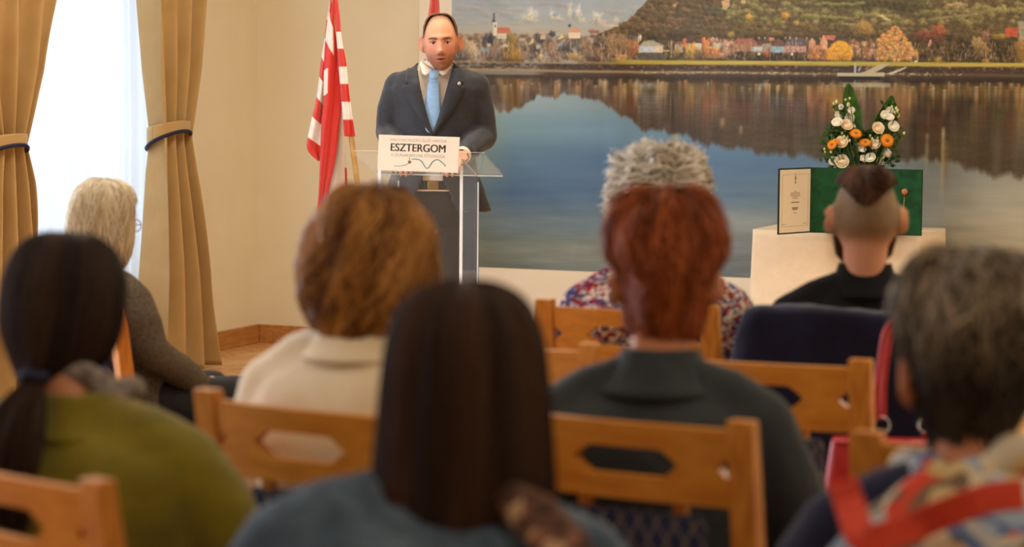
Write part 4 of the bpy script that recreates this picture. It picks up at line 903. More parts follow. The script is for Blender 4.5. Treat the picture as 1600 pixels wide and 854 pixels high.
# ------------------------------------------------------------------ people
def head_verts(n1=64, n2=56, face=1., jaw=1.):
    vv_ = []
    for i in range(n2+1):
        ph = math.pi*i/n2; sz = -math.cos(ph)
        for k in range(n1):
            a = 2*math.pi*k/n1; cx_, cy_ = math.cos(a), math.sin(a); r = math.sin(ph)**.92
            z = sz*.118; x = cx_*r*.077; y = cy_*r*(.094 if cy_ > 0 else .100)
            low = max(0, -z-.01)/.108
            x *= 1-.36*jaw*low**1.3
            if y < 0: y *= 1-.55*low**1.2                    # the skull draws in to the nape
            else: y = y*(1-.04*low)+.012*low
            if z > .03: y *= 1.0
            # face
            if cy_ > 0:
                g = lambda x0, z0, wx, wz: math.exp(-((x-x0)/wx)**2-((z-z0)/wz)**2)
                w_ = face
                y += w_*(.022*g(0, -.030, .0115, .012)+.012*g(0, -.008, .009, .020)+.006*(g(.010, -.034, .007, .007)+g(-.010, -.034, .007, .007)))
                y -= w_*.011*(g(.031, .008, .017, .011)+g(-.031, .008, .017, .011))
                y += w_*.005*(g(.030, .026, .022, .008)+g(-.030, .026, .022, .008)+g(0, .026, .02, .012))
                y += w_*.004*(g(.042, -.024, .016, .018)+g(-.042, -.024, .016, .018))
                y += w_*(.0065*g(0, -.058, .022, .005)+.0065*g(0, -.070, .018, .006)-.005*g(0, -.064, .021, .0028)-.004*g(0, -.082, .02, .006)+.008*g(0, -.102, .018, .014))
            vv_.append((x, y, z))
    ff = []
    for i in range(n2):
        for k in range(n1): ff.append((i*n1+k, i*n1+(k+1) % n1, (i+1)*n1+(k+1) % n1, (i+1)*n1+k))
    return vv_, ff
def ear(mb, s, X, size=1., out=.5):
    """ear: tilted shell with a raised rim"""
    c = Vector((s*.076, -.008, -.006)); R_ = RT(s*out, 3, 'Z') @ RT(-.15, 3, 'X')
    def put_(v): return X @ (c+R_ @ Vector(v))
    pts = []
    for k in range(15):
        a = -2.3+k/14*4.9
        pts.append(put_((s*.010, (-.016*math.sin(a)*1.0-.006)*size, (.030*math.cos(a)-(.006 if math.cos(a) < 0 else 0)*0)*size)))
    mb.tube(pts, [.0045*size]*15, 8)
    for p in pts[::2]: mb.ball(p, (.0045*size,)*3, 8)
    Mx = X.to_3x3() @ R_
    mb.ball(put_((s*.003, -.004, 0)), (.007*size, .017*size, .029*size), 14, Mx)
    mb.ball(put_((s*.004, .002, -.026*size)), (.006*size, .009*size, .010*size), 10, Mx)

def hand(mb, wrist, d, nrm, thumb, size=1., curl=.35):
    """palm, four unequal bent fingers and a thumb; d finger direction, nrm back of the hand, thumb side vector"""
    d = Vector(d).normalized(); nrm = Vector(nrm); nrm = (nrm-d*nrm.dot(d)).normalized(); sd = Vector(thumb); sd = (sd-d*sd.dot(d)-nrm*sd.dot(nrm)).normalized()
    w_ = Vector(wrist); F = lambda a, b_, c: w_+(d*a+sd*b_+nrm*c)*size
    mb.ball(F(.045, 0, 0), (.030*size, .030*size, .030*size), 10)
    Mx = Matrix((d, sd, nrm)).transposed()
    mb.ball(F(.045, 0, 0), (.052*size, .041*size, .015*size), 16, Mx)
    mb.limb([F(-.01, 0, 0), F(.05, 0, 0)], [.024*size, .026*size], 12)
    for k, (b_, L_) in enumerate(((.030, .072), (.010, .080), (-.010, .074), (-.029, .058))):
        a0 = F(.082, b_, 0); ang = 0; p = a0; ps = [F(.06, b_*.9, 0), a0]; 
        for q, f in enumerate((.45, .32, .23)):
            ang += curl*(.7+.3*q); p = p+(d*math.cos(ang)-nrm*math.sin(ang)+sd*b_*1.2*(1-q*.4))*L_*f*size; ps.append(p)
        mb.limb(ps, [.0095*size, .0092*size, .0085*size, .0078*size, .0068*size], 8)
    mb.limb([F(.012, .022, -.004), F(.038, .050, -.010), F(.062, .062, -.014), F(.084, .062, -.018)], [.013*size, .0115*size, .010*size, .008*size], 8)

def headM(J, yaw, tilt=0, roll=0): return Matrix.Translation(J) @ RT(yaw, 4, 'Z') @ RT(roll, 4, 'Y') @ RT(tilt, 4, 'X')

# clothing fabrics
def cloth_m(n, c, c2=None, b=.15, sheen=.15, sc=12): return mat(n, c, c2, .88, sc, b, 260, sheen=sheen, spec=.15)
def hair_m(n, c0, c1, rough=.5): return attr_mat(n, 'tone', c0, c1, rough, .22)

def hair(parent, name, X, prof, m, n=1600, K=12, rad=.0016, disp=None, t0=(0, .55), dt=(.25, .5), drift=.15, wave=(.02, 1.), lift=(0, .02), helix=0., hfreq=3., face=(1.15, .30, .75), seed=1, inner=.955, rootaz=None, crown=(0, 0), tone=(.5, .3), gravity=0., coh=None, hem=None):
    """hair: a closed cap under flowing strands. prof rows (z, rx, y_front, y_back, cx) from crown to hem in head space.
    face = (half width of the face opening in radians from the front, t where it starts, t where it ends)"""
    R = np.random.RandomState(seed); pr = cr([(p + (0,))[:5] if len(p) < 5 else p for p in prof], 200)
    def surf(az, t, k=1.):
        if hem is not None: t = np.minimum(t, 1.02)*hem(az)
        ti = np.clip(t, 0, 1)*199; i = np.clip(ti.astype(int), 0, 198); f = ti-i
        q = pr[i]*(1-f)[..., None]+pr[i+1]*f[..., None]
        k = k+(disp(az, t) if disp is not None else 0)
        x = q[..., 4]+q[..., 1]*np.sin(az)*k; ca_ = np.cos(az); y = -ca_*np.where(ca_ > 0, q[..., 3], q[..., 2])*k
        sx = np.clip(1-t*3, 0, 1); x = x+crown[0]*sx; y = y+crown[1]*sx
        z = q[..., 0]*np.where(q[..., 0] > 0, 1+(k-1)*.8, 1)
        return np.stack([x, y, z], -1)
    def inface(az, t):
        a = np.abs((az+np.pi) % (2*np.pi)-np.pi); return (a > np.pi-face[0]*np.clip((t-face[1])/.12+.3, 0, 1)) & (t > face[1]) & (t < 9)
    Xn = np.array(X)
    def tr(p): return p @ Xn[:3, :3].T+Xn[:3, 3]
    # cap
    nu, nv = 72, 44
    A, T_ = np.meshgrid(np.linspace(-np.pi, np.pi, nu+1)[:-1], np.linspace(0, 1, nv+1)); cap = surf(A, T_, inner)
    keep = ~inface(A, T_)
    V_ = tr(cap.reshape(-1, 3)); fs = []
    for j in range(nv):
        for i in range(nu):
            i2 = (i+1) % nu
            if keep[j, i] and keep[j, i2] and keep[j+1, i] and keep[j+1, i2]: fs.append((j*nu+i, j*nu+i2, (j+1)*nu+i2, (j+1)*nu+i))
    ncap = len(V_)
    # strands
    az0 = R.uniform(-np.pi, np.pi, n) if rootaz is None else rootaz(R, n)
    tb = R.uniform(t0[0], t0[1], n); ln_ = R.uniform(dt[0], dt[1], n)
    s = np.linspace(0, 1, K)[None]; dr = R.randn(n)*drift
    te = np.clip(tb[:, None]+ln_[:, None]*s, 0, 1.02)
    ph = (R.rand(n)*6.28) if coh is None else coh*np.sin(az0*3+.7)+coh*.6*np.sin(az0*5+tb*6)+R.randn(n)*.35; cl = np.sin(az0*3+ph*.3)
    az = az0[:, None]+dr[:, None]*s+wave[0]*np.sin(2*np.pi*wave[1]*s*ln_[:, None]*3+ph[:, None])
    lf = R.uniform(lift[0], lift[1], n)[:, None]; kk = 1+R.uniform(-.03, .015, n)[:, None]+lf*s**1.5
    if helix:
        hr = helix*R.uniform(.5, 1.3, n)[:, None]; hp = 2*np.pi*hfreq*s+ph[:, None]
        az = az+hr*np.cos(hp); kk = kk+hr*np.sin(hp); te = np.clip(te+.25*hr*np.sin(hp*1.0+1), 0, 1.02)
    ok = ~inface(az0, tb)
    Cc = surf(az, te, kk)
    if gravity: Cc[..., 2] -= gravity*(s**2)*R.rand(n)[:, None]
    bad = inface(az, te); first = np.where(bad.any(1), bad.argmax(1), K)
    ok &= first > 3
    Cc = Cc[ok]; az0 = az0[ok]; first = first[ok]; n = len(Cc)
    for i in range(n):
        if first[i] < K: Cc[i, first[i]:] = Cc[i, first[i]-1]+np.linspace(0, 1e-3, K-first[i])[:, None]
    Cc = tr(Cc)
    Tg = np.gradient(Cc, axis=1); Tg /= np.linalg.norm(Tg, axis=2, keepdims=True)+1e-9
    ctr = tr(np.array([[0, 0, 0.]]))[0]; O = Cc-ctr; O /= np.linalg.norm(O, axis=2, keepdims=True)+1e-9
    B_ = np.cross(Tg, O); B_ /= np.linalg.norm(B_, axis=2, keepdims=True)+1e-9; N_ = np.cross(B_, Tg)
    rr = rad*R.uniform(.7, 1.4, n)[:, None, None]*(np.sin(np.pi*np.clip(s*.85+.12, 0, 1))**.6)[..., None]
    ring = [Cc+B_*rr*1.5, Cc-B_*rr*1.5, Cc+N_*rr*1.0]
    SV = np.stack(ring, 2).reshape(-1, 3)
    base = ncap+(np.arange(n)[:, None]*K+np.arange(K-1)[None]).ravel()*0
    idx = (np.arange(n)[:, None]*K+np.arange(K-1)[None]).ravel()*3+ncap
    quads = []
    for a in range(3):
        b = (a+1) % 3; quads.append(np.stack([idx+a, idx+b, idx+3+b, idx+3+a], 1))
    quads = np.concatenate(quads); F_ = np.concatenate([np.array(fs, int).reshape(-1, 4), quads])
    VV = np.concatenate([V_, SV]); me = bpy.data.meshes.new(name)
    me.vertices.add(len(VV)); me.vertices.foreach_set('co', VV.astype(np.float32).ravel())
    me.loops.add(F_.size); me.loops.foreach_set('vertex_index', F_.astype(np.int32).ravel())
    me.polygons.add(len(F_)); me.polygons.foreach_set('loop_start', (np.arange(len(F_))*4).astype(np.int32)); me.polygons.foreach_set('loop_total', np.full(len(F_), 4, np.int32))
    me.update(calc_edges=True); me.shade_smooth()
    az0k = az0; tbk = tb[ok]; tn = np.clip(tone[0]+tone[1]*(R.randn(n)*(.6 if coh is None else .3)+(.7*np.sin(az0k*7+1) if coh is None else 1.0*np.sin(az0k*6+tbk*8+1.2*np.sin(az0k*3))+.5*np.sin(az0k*15-tbk*9))), 0, 1); tt = np.concatenate([np.full(ncap, max(0, tone[0]-tone[1]*.8)), np.repeat(tn, K*3)])
    setattr_col(me, 'tone', np.stack([tt, tt, tt], 1))
    o = link(name, me, m, parent); return o

def pz(py, px, d): return 1.55-(py-(99+.008*(px-800)))*d/4000
SKIN2 = mat('skin_back', (210, 146, 110), (202, 134, 98), .5, 14, .03, 300, spec=.35)
def proj_px(w_):
    q = CM.inverted() @ w_; return 800+q.x/-q.z*FPX
def seated(label, px, ch, yaw, headyaw, top, hx=0., hy=.0, tilt=-.12, roll=0., W=1., top_mat=None, leg_mat=None, coll=None, vox=.009, arms=None, skin=None, fold=.006, jl=.50, jw=1., neckc=True, slump=0., seed=1, face=.9, H=1., earout=.5, earsz=1., shz=1.0, back=.15, pxh=None, earz=0.):
    """a sitting adult; px, d place the neck column; top is the height of the crown"""
    rzc = ch.rotation_euler.z; fwd = RT(rzc, 3, 'Z') @ Vector((0, back, 0)); rt = RT(rzc, 3, 'Z') @ Vector((1, 0, 0)); g = ch.location+fwd
    for _ in range(6): g = g+rt*((px-proj_px(Vector((g.x, g.y, 1.1))))/FPX*6)
    root = tag(empty('person', (g.x, g.y, 0), yaw), label, 'person')
    sk = skin or SKIN2
    d = (Vector((g.x, g.y, 1.2))-CAM).length; top = pz(top, px, d)+.0
    if pxh is not None: hx = (pxh-px)*d/4000*math.cos(yaw-YAW)
    hc = Vector((hx, hy, top-.118)); X = headM(hc, headyaw-yaw, tilt, roll)
    s = (top-.118)/1.19
    sh = shz*s
    def z(v): return v if v < .6 else .6+(v-.6)*(sh-.6)/.4     # stretch the trunk
    b = MB()
    b.loft([(.475, .15*W, .11, .02), (.52, .165*W, .125, .01), (z(.62), .150*W, .11, 0), (z(.74), .138*W, .10, -.01), (z(.86), .155*W, .105, -.02), (z(.95), .168*W, .098, -.025), (z(.985), .140*W, .074, -.02), (z(1.005), .085*W, .060, -.015), (z(1.03), .055, .052, -.01)], 36)
    nb = Vector((0, -.015, z(1.0))); b.limb([nb, nb*.45+hc*.55+Vector((0, -.02, -.03)), hc+Vector((0, -.02, -.03))], [.060, .052, .055], 20)
    hv, hf = head_verts(face=face); b.add([X @ Vector(v) for v in hv], hf)
    for sd in (-1, 1): ear(b, sd, X @ Matrix.Translation((sd*.002, 0, earz)), earsz, earout)
    A = arms or {}
    ja = MB(); jz = lambda v: z(v)
    for sd in (-1, 1):
        el, wr, hd = A.get(sd, ((sd*.235*W, .03, .72), (sd*.13, .27, .60), (-sd*.2, 1, -.1)))
        shd = Vector((sd*.152*W, -.02, z(.940))); el = Vector(el); wr = Vector(wr)
        b.limb([shd, (shd+el)/2, el], [.045, .043, .037]); b.limb([el, (el+wr)/2, wr], [.037, .035, .025])
        hand(b, wr, hd, (0, 0, 1), (-sd, .2, 0))
        sj = shd+Vector((sd*.006, 0, .004)); ja.limb([sj, sj*.55+el*.45+Vector((sd*.010, 0, 0)), el], [.064*jw, .061*jw, .053*jw]); ja.limb([Vector((sd*.035, -.018, z(1.028))), Vector((sd*.10*W, -.022, z(.992))), sj+Vector((-sd*.012, 0, .008))], [.046*jw, .056*jw, .062*jw]); ja.limb([el, (el+wr)/2, wr+(el-wr)*.08], [.053*jw, .047*jw, .038*jw])
        hp = Vector((sd*.09, .02, .545)); kn = Vector((sd*.11, .44, .53)); an = Vector((sd*.11, .42, .10))
        b.limb([hp, (hp+kn)/2, kn], [.078, .068, .052]); b.limb([kn, (kn+an)/2+Vector((0, -.012, 0)), an], [.05, .048, .034]); b.limb([an, Vector((sd*.115, .53, .05))], [.034, .028])
    body = b.obj('body', sk, root, fix=False); bake(body, vox, 4)
    # trousers, shoes
    tmb = MB()
    tmb.loft([(.478, .165*W, .13, .02), (.53, .178*W, .138, .012), (z(.62), .165*W, .122, 0), (z(.68), .15*W, .112, 0)], 32)
    for sd in (-1, 1):
        hp = Vector((sd*.09, .02, .56)); kn = Vector((sd*.11, .44, .545)); an = Vector((sd*.11, .425, .13))
        tmb.limb([hp, (hp+kn)/2, kn], [.088, .080, .066]); tmb.limb([kn, (kn+an)/2, an], [.064, .060, .052])
    t = tmb.obj('trousers', leg_mat or M['tro'], root, fix=False); bake(t, .014, 4); folds(t, .004, 14, seed)
    for sd in (-1, 1):
        MB().loft([(.0, .045, .13, .49, sd*.112), (.025, .048, .135, .49, sd*.112), (.06, .042, .10, .47, sd*.112), (.085, .034, .05, .44, sd*.112)], 20).obj('shoe', M['black'], root)
    # jacket or top
    j = MB(); w_ = W*jw
    j.loft([(jl, .185*w_, .142*jw, .01), (jl+.03, .187*w_, .145*jw, .008), (z(.64), .170*w_, .132*jw, 0), (z(.76), .162*w_, .125*jw, -.01), (z(.87), .176*w_, .128*jw, -.02), (z(.93), .184*w_, .120*jw, -.022), (z(.968), .168*w_, .104*jw, -.02), (z(1.0), .130*w_, .086*jw, -.016), (z(1.028), .092, .074, -.013), (z(1.045), .078, .068, -.012)], 40)
    j.v += ja.v and []; j.add(ja.v, ja.f)
    jo = j.obj('jacket' if neckc else 'top', top_mat, root, fix=False); bake(jo, .011, 5); folds(jo, fold, 11, seed, (1, 1, 1.4)); folds(jo, fold*.35, 34, seed+3)
    if coll:
        h, r0, r1 = coll; c0 = z(1.015)
        def fn(u, v):
            a = u*6.283; rx = r0+(r1-r0)*v; zz = c0+h*v*(1 if True else 0)
            dip = .03*max(0, math.sin(a))
            k = 1+.35*(1-v)**2
            return (rx*math.cos(a)*k, -.014+rx*.92*math.sin(a)*k+v*.006, zz-dip-.012*(1-v))
        co_ = MB().grid(fn, 40, 8).obj('collar', top_mat, root, solid=.007, fix=False)
    return root, X, z

chJ = under(672, 3.18, D2(14), 'low stool under the nearest black haired sitter'); chK = under(124, 4.0, D2(4), 'low stool under the pony tailed sitter in olive'); chL = under(1515, 3.42, D2(20), 'low stool under the woman with the painted scarf')
FW = D2(22)
r, X, z = seated('person with short fiery red hair in a dark grey blazer', 1035, chD, D2(8), D2(20), 318, hy=.02, tilt=-.13, W=1.08, jw=1.03, top_mat=cloth_m('charcoal_wool', (60, 68, 72), (50, 57, 62)), coll=(.062, .088, .064), seed=2, shz=.985, earsz=1.1, earout=.8, earz=-.022)
hr = hair_m('red_hair', (84, 34, 16), (216, 116, 56), .5)
dispR = lambda az, t: .012*np.sin(az*3+1)*np.sin(t*6)+.02*np.sin(az*11+t*9)
hair(r, 'hair', X, [(.143, .001, .001, .001), (.140, .04, .04, .04), (.118, .076, .075, .078), (.08, .096, .095, .103), (.035, .100, .09, .114), (-.0, .082, .085, .112), (-.025, .072, .08, .106), (-.065, .067, .07, .090), (-.10, .060, .06, .076), (-.120, .050, .05, .066)], hr, n=5200, K=8, rad=.0016, disp=dispR, t0=(0, .85), dt=(.12, .26), drift=.12, wave=(.03, 1.2), lift=(-.02, .20), face=(1.45, .34, 2), seed=5, tone=(.45, .20), inner=.93)

# --- black bob
r, X, z = seated('person with long straight black hair in a blue denim jacket, nearest in the middle', 672, chJ, D2(14), D2(20), 455, pxh=715, hy=.02, tilt=-.05, W=1.22, jw=1.10, top_mat=cloth_m('denim', (94, 112, 130), (62, 78, 96), .3, .1, 16), coll=(.05, .078, .070), seed=3, shz=1.0, fold=.009)
hb = hair_m('black_hair', (24, 14, 10), (84, 54, 36), .7)
hair(r, 'hair', X, [(.130, .001, .001, .001), (.126, .04, .04, .04), (.106, .075, .072, .078), (.065, .096, .09, .103), (.01, .105, .092, .112), (-.06, .110, .09, .116), (-.13, .115, .085, .116), (-.20, .118, .08, .112), (-.255, .108, .07, .100), (-.275, .09, .06, .088)], hb, n=5200, K=16, rad=.0017, disp=lambda az, t: .02*np.sin(az*5+t*2)+.012*np.sin(az*13), t0=(0, .5), dt=(.45, .6), drift=.06, wave=(.02, .8), lift=(-.02, .03), face=(1.0, .30, 2), seed=6, tone=(.28, .26), inner=.95)
sc = cells_mat('brown_print', [(96, 70, 56), (190, 160, 128), (70, 50, 44), (140, 96, 80)], 16, warp=.6, wscale=8)

# --- blond
r, X, z = seated('person with wavy golden brown hair in a cream jacket', 568, chE, D2(0), D2(12), 318, pxh=573, hy=.01, tilt=-.02, roll=.06, W=1.08, jw=1.02, top_mat=cloth_m('cream_wool', (252, 240, 218), (246, 228, 196), .2, .3, 7), leg_mat=cloth_m('white_skirt', (236, 226, 214)), coll=(.04, .082, .078), seed=4, shz=1.035)
hg = hair_m('golden_brown_hair', (92, 50, 20), (216, 156, 84), .4)
dispG = lambda az, t: .05*np.sin(az*2+t*5+1)+.045*np.sin(az*4-t*11)+.02*np.sin(az*9+t*16)
hair(r, 'hair', X, [(.148, .001, .001, .001), (.144, .045, .045, .045), (.122, .082, .08, .085), (.08, .104, .095, .112), (.02, .113, .10, .122), (-.03, .113, .095, .120), (-.08, .104, .088, .110), (-.112, .088, .075, .094), (-.132, .068, .06, .074)], hg, n=5600, K=20, rad=.0015, disp=dispG, t0=(0, .72), dt=(.28, .5), drift=.18, wave=(.13, 1.0), lift=(-.02, .05), helix=.035, hfreq=1.0, face=(1.1, .33, 2), seed=8, tone=(.45, .34), inner=.93, coh=2.2)

# --- grey curls
r, X, z = seated('person with tousled silver grey curls in a confetti patterned top', 1028, chA, D2(8), D2(16), 250, pxh=1031, hy=.01, tilt=-.05, W=1.12, jw=1.02, top_mat=cells_mat('confetti_knit', [(34, 34, 74), (216, 204, 196), (176, 46, 44), (44, 50, 104), (236, 222, 206), (120, 24, 40), (90, 100, 150)], 56, warp=.15, wscale=30, stretch=(1, 1, 1.6)), seed=5, neckc=False, fold=.005, shz=1.0)
hs = hair_m('silver_hair', (160, 146, 126), (250, 244, 232), .6)
hair(r, 'hair', X, [(.142, .001, .001, .001), (.138, .045, .045, .045), (.116, .085, .082, .085), (.07, .108, .10, .112), (.01, .115, .10, .120), (-.05, .108, .09, .112), (-.10, .085, .075, .09), (-.125, .065, .06, .07)], hs, n=3600, K=14, rad=.0020, disp=lambda az, t: .06*np.sin(az*5+t*7)+.05*np.sin(az*9-t*13), t0=(0, .85), dt=(.10, .24), drift=.4, wave=(.06, 2), lift=(0, .24), helix=.10, hfreq=1.0, coh=3., face=(1.2, .33, 2), seed=9, tone=(.62, .32), inner=.93)

# --- man with the top knot
bx_px = 1352
r, X, z = seated('person with shaved sides and a small top knot in a black shirt', bx_px, chI, D2(14), D2(19), 261, hy=.0, tilt=.0, back=.24, W=1.06, jw=1.0, top_mat=cloth_m('black_shirt', (24, 24, 27), (16, 16, 19), .1, .05), coll=(.068, .076, .060), seed=6, shz=1.0, earout=.95, earsz=1.12, skin=attr_mat('skin_cropped', 'tone', rough=.5))
bo = [c for c in r.children if c.name.startswith('body')][0]; v = vco(bo.data); Xi = np.array(X.inverted()); hl = v @ Xi[:3, :3].T+Xi[:3, 3]
def skin_cols(hl, base=(210, 150, 116), lips=(176, 92, 76)):
    c = np.tile(np.array(lin(base)), (len(hl), 1)); c *= (1+.05*wn(hl, 40, 3))[:, None]; return c
def mixc(c, m, col): m = np.clip(m, 0, 1)[:, None]; return c*(1-m)+np.array(lin(col))*m
c = skin_cols(hl); sm = lambda a: 1/(1+np.exp(-a))
crop = sm((hl[:, 2]+.045+.02*np.clip(hl[:, 1]*10, 0, 1))/.010)*sm((.055-hl[:, 1])/.008)*(np.abs(hl[:, 0]) < .0805)*(hl[:, 2] > -.08)
c = mixc(c, crop*.95*(1+.08*wn(hl, 200, 5)), (122, 102, 76)); setattr_col(bo.data, 'tone', c)
beard = MB()
hbun = hair_m('dark_brown_hair', (40, 24, 16), (124, 86, 58), .6)
# hair on top, combed up to the knot; its lower edge is a curve round the back
hair(r, 'hair', X, [(.1235, .001, .001, .001), (.121, .035, .035, .035), (.106, .060, .066, .066), (.082, .0735, .082, .090), (.055, .0775, .092, .0985), (.028, .0790, .1, .1025)], hbun, n=3000, K=8, rad=.0010, t0=(.0, .78), dt=(.2, .3), drift=.05, wave=(.01, 1), lift=(0, .01), face=(2.6, 2.74, 2), seed=11, tone=(.42, .25), inner=.985, hem=lambda az: .60+.34*np.exp(-(((az+.12+np.pi) % (2*np.pi)-np.pi)/.62)**2))
mg = [X @ Vector(((.080)*math.sin(a), -math.cos(a)*.1035, .080-.052*math.exp(-((a+.12)/.62)**2))) for a in np.linspace(-1.15, 1.15, 40)]
kb = MB(); kc = Vector((.020, -.080, .098))
for k in range(420):
    rg = random.Random(k); a0 = rg.random()*6.28; ax = Vector((rg.gauss(0, .35), rg.gauss(0, .35)-.4, 1)).normalized(); u_ = ax.orthogonal().normalized(); w2 = ax.cross(u_)
    R_ = rg.uniform(.010, .031); hh = rg.uniform(-.018, .022); L_ = rg.uniform(1.6, 3.4)
    R_ *= math.sqrt(max(.15, 1-(hh/.028)**2)); pts = [X @ (kc+ax*(hh+.004*math.sin(q*.8+k))+u_*R_*math.cos(a0+L_*q/9)+w2*R_*math.sin(a0+L_*q/9)) for q in range(10)]
    kb.tube(pts, [.0006]+[.0016]*8+[.0005], 4)
kb.ball(X @ kc, (.024, .024, .020), 16)
ko = kb.obj('top_knot', hbun, r, fix=False); tt = np.random.RandomState(2).rand(len(ko.data.vertices), 1)*.0+.25; setattr_col(ko.data, 'tone', np.repeat(tt, 3, 1))
bd_ = MB()
for s_ in (-1, 1): bd_.tube([X @ Vector(p) for p in ((s_*.070, .02, -.02), (s_*.066, .028, -.05), (s_*.056, .045, -.085), (s_*.034, .075, -.112), (0, .092, -.118))], [.006, .011, .014, .014, .014], 10)
bdo = bd_.obj('beard', hbun, r); setattr_col(bdo.data, 'tone', np.full((len(bdo.data.vertices), 3), .3))

# --- white haired sitter by the window
r, X, z = seated('person with smooth white hair in a grey tweed jacket beside the window', 160, chH, D2(-27), D2(-14), 288, pxh=124, hy=.02, tilt=-.05, W=1.04, jw=1.0, back=.135, top_mat=mat('grey_tweed', (112, 100, 84), (78, 70, 60), .95, 160, .3, 300, spec=.1), coll=(.04, .07, .064), seed=7, shz=1.0, arms={1: ((.235, .0, .73), (.12, .25, .60), (-.3, 1, -.1))})
hw = hair_m('white_hair', (150, 130, 98), (240, 226, 196), .4)
hair(r, 'hair', X, [(.136, .001, .001, .001), (.133, .042, .042, .042), (.112, .078, .078, .078), (.07, .098, .094, .104), (.01, .104, .094, .112), (-.05, .102, .088, .110), (-.10, .088, .075, .095), (-.125, .072, .06, .078)], hw, n=4600, K=14, rad=.0016, disp=lambda az, t: .02*np.sin(az*4+t*3)+.02*np.sin(az*9+t*5), t0=(0, .6), dt=(.3, .5), drift=.35, wave=(.03, .8), lift=(-.02, .03), face=(1.25, .36, 2), seed=12, tone=(.6, .3), inner=.95)
gl = MB(); 
for s_ in (-1, 1):
    pts = [X @ Vector((s_*.034+.024*math.cos(a), .098, .004+.018*math.sin(a))) for a in np.linspace(0, 6.283, 17)]; gl.tube(pts, .0014, 6)
    gl.tube([X @ Vector((s_*.058, .097, .008)), X @ Vector((s_*.080, .04, .006)), X @ Vector((s_*.080, -.01, .002))], .0015, 6)
gl.obj('glasses', M['black'], r)

# --- pony tail, olive coat
r, X, z = seated('person with dark hair in a low pony tail and an olive green coat', 124, chK, D2(4), D2(8), 376, pxh=70, hy=.05, tilt=-.20, W=1.24, jw=1.10, top_mat=cloth_m('olive_wool', (136, 124, 30), (116, 106, 24), .3, .4), coll=(.058, .088, .074), seed=8, shz=.99)
hd = hair_m('dark_brown_straight_hair', (22, 14, 10), (72, 48, 32), .6)
hair(r, 'hair', X, [(.130, .001, .001, .001), (.127, .042, .042, .042), (.106, .078, .074, .078), (.062, .097, .09, .106), (.01, .102, .09, .116), (-.04, .095, .085, .116), (-.085, .073, .075, .110), (-.12, .040, .05, .104, -.010), (-.135, .02, .02, .10, -.014)], hd, n=4200, K=14, rad=.0015, disp=lambda az, t: .015*np.sin(az*6), t0=(0, .5), dt=(.5, .6), drift=.05, wave=(.01, 1), lift=(-.02, .02), face=(1.35, .36, 2), seed=13, tone=(.3, .25), inner=.955)
pt = MB(); rg = random.Random(5); tie = Vector((.006, -.112, -.118))
for k in range(420):
    a = rg.random()*6.28; q = math.sqrt(rg.random()); L_ = rg.uniform(.16, .27); pts = []
    for i in range(9):
        t = i/8; R_ = .013+.046*math.sin(min(1, t*1.5)*1.57)*(1-.45*t*t)
        loc = tie+Vector((math.cos(a)*R_*q, math.sin(a)*R_*q*.7-.075*math.sin(t*2.0), -L_*t+.008*math.sin(t*9+k)*t)); pts.append(X @ loc)
    pt.tube(pts, [.0012]+[.0021]*6+[.0016, .0005], 4)
po = pt.obj('pony_tail', hd, r, fix=False); setattr_col(po.data, 'tone', np.repeat(np.repeat(np.random.RandomState(1).rand(420, 1)*.5+.05, 36, 0), 3, 1)[:len(po.data.vertices)])
MB().tube([X @ (tie+Vector((.019*math.cos(a), .012*math.sin(a), .004+.002*math.sin(a*3)))) for a in np.linspace(0, 6.283, 18)], .0085, 8).obj('hair_tie', mat('blue_scrunchie', (44, 50, 78), None, .8), r)
# --- woman at the right front
r, X, z = seated('person with short grey streaked hair and a painted silk scarf, nearest at the right edge', 1520, chL, D2(20), D2(24), 414, pxh=1520, hy=.03, tilt=-.1, W=1.12, jw=1.08, top_mat=cloth_m('navy_wool', (34, 36, 62), (26, 28, 50)), seed=9, shz=.975, earout=.7, earsz=1.25, earz=-.035)
hq = hair_m('salt_pepper_hair', (28, 22, 19), (196, 176, 148), .5)
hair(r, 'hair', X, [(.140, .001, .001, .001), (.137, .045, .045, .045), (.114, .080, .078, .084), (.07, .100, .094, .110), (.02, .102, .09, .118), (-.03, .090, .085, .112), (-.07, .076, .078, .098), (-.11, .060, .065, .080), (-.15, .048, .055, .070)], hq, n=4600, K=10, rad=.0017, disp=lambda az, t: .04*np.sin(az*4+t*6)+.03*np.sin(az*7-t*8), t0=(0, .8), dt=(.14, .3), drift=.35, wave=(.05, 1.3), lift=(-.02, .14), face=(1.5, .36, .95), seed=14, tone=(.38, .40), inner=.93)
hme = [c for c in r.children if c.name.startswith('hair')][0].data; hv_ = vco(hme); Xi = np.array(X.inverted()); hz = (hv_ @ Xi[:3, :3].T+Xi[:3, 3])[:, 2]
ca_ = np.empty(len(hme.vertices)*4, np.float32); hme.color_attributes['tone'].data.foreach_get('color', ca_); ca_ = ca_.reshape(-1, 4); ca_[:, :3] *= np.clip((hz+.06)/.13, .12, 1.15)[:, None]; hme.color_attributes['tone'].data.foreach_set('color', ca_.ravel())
SCW = r, z
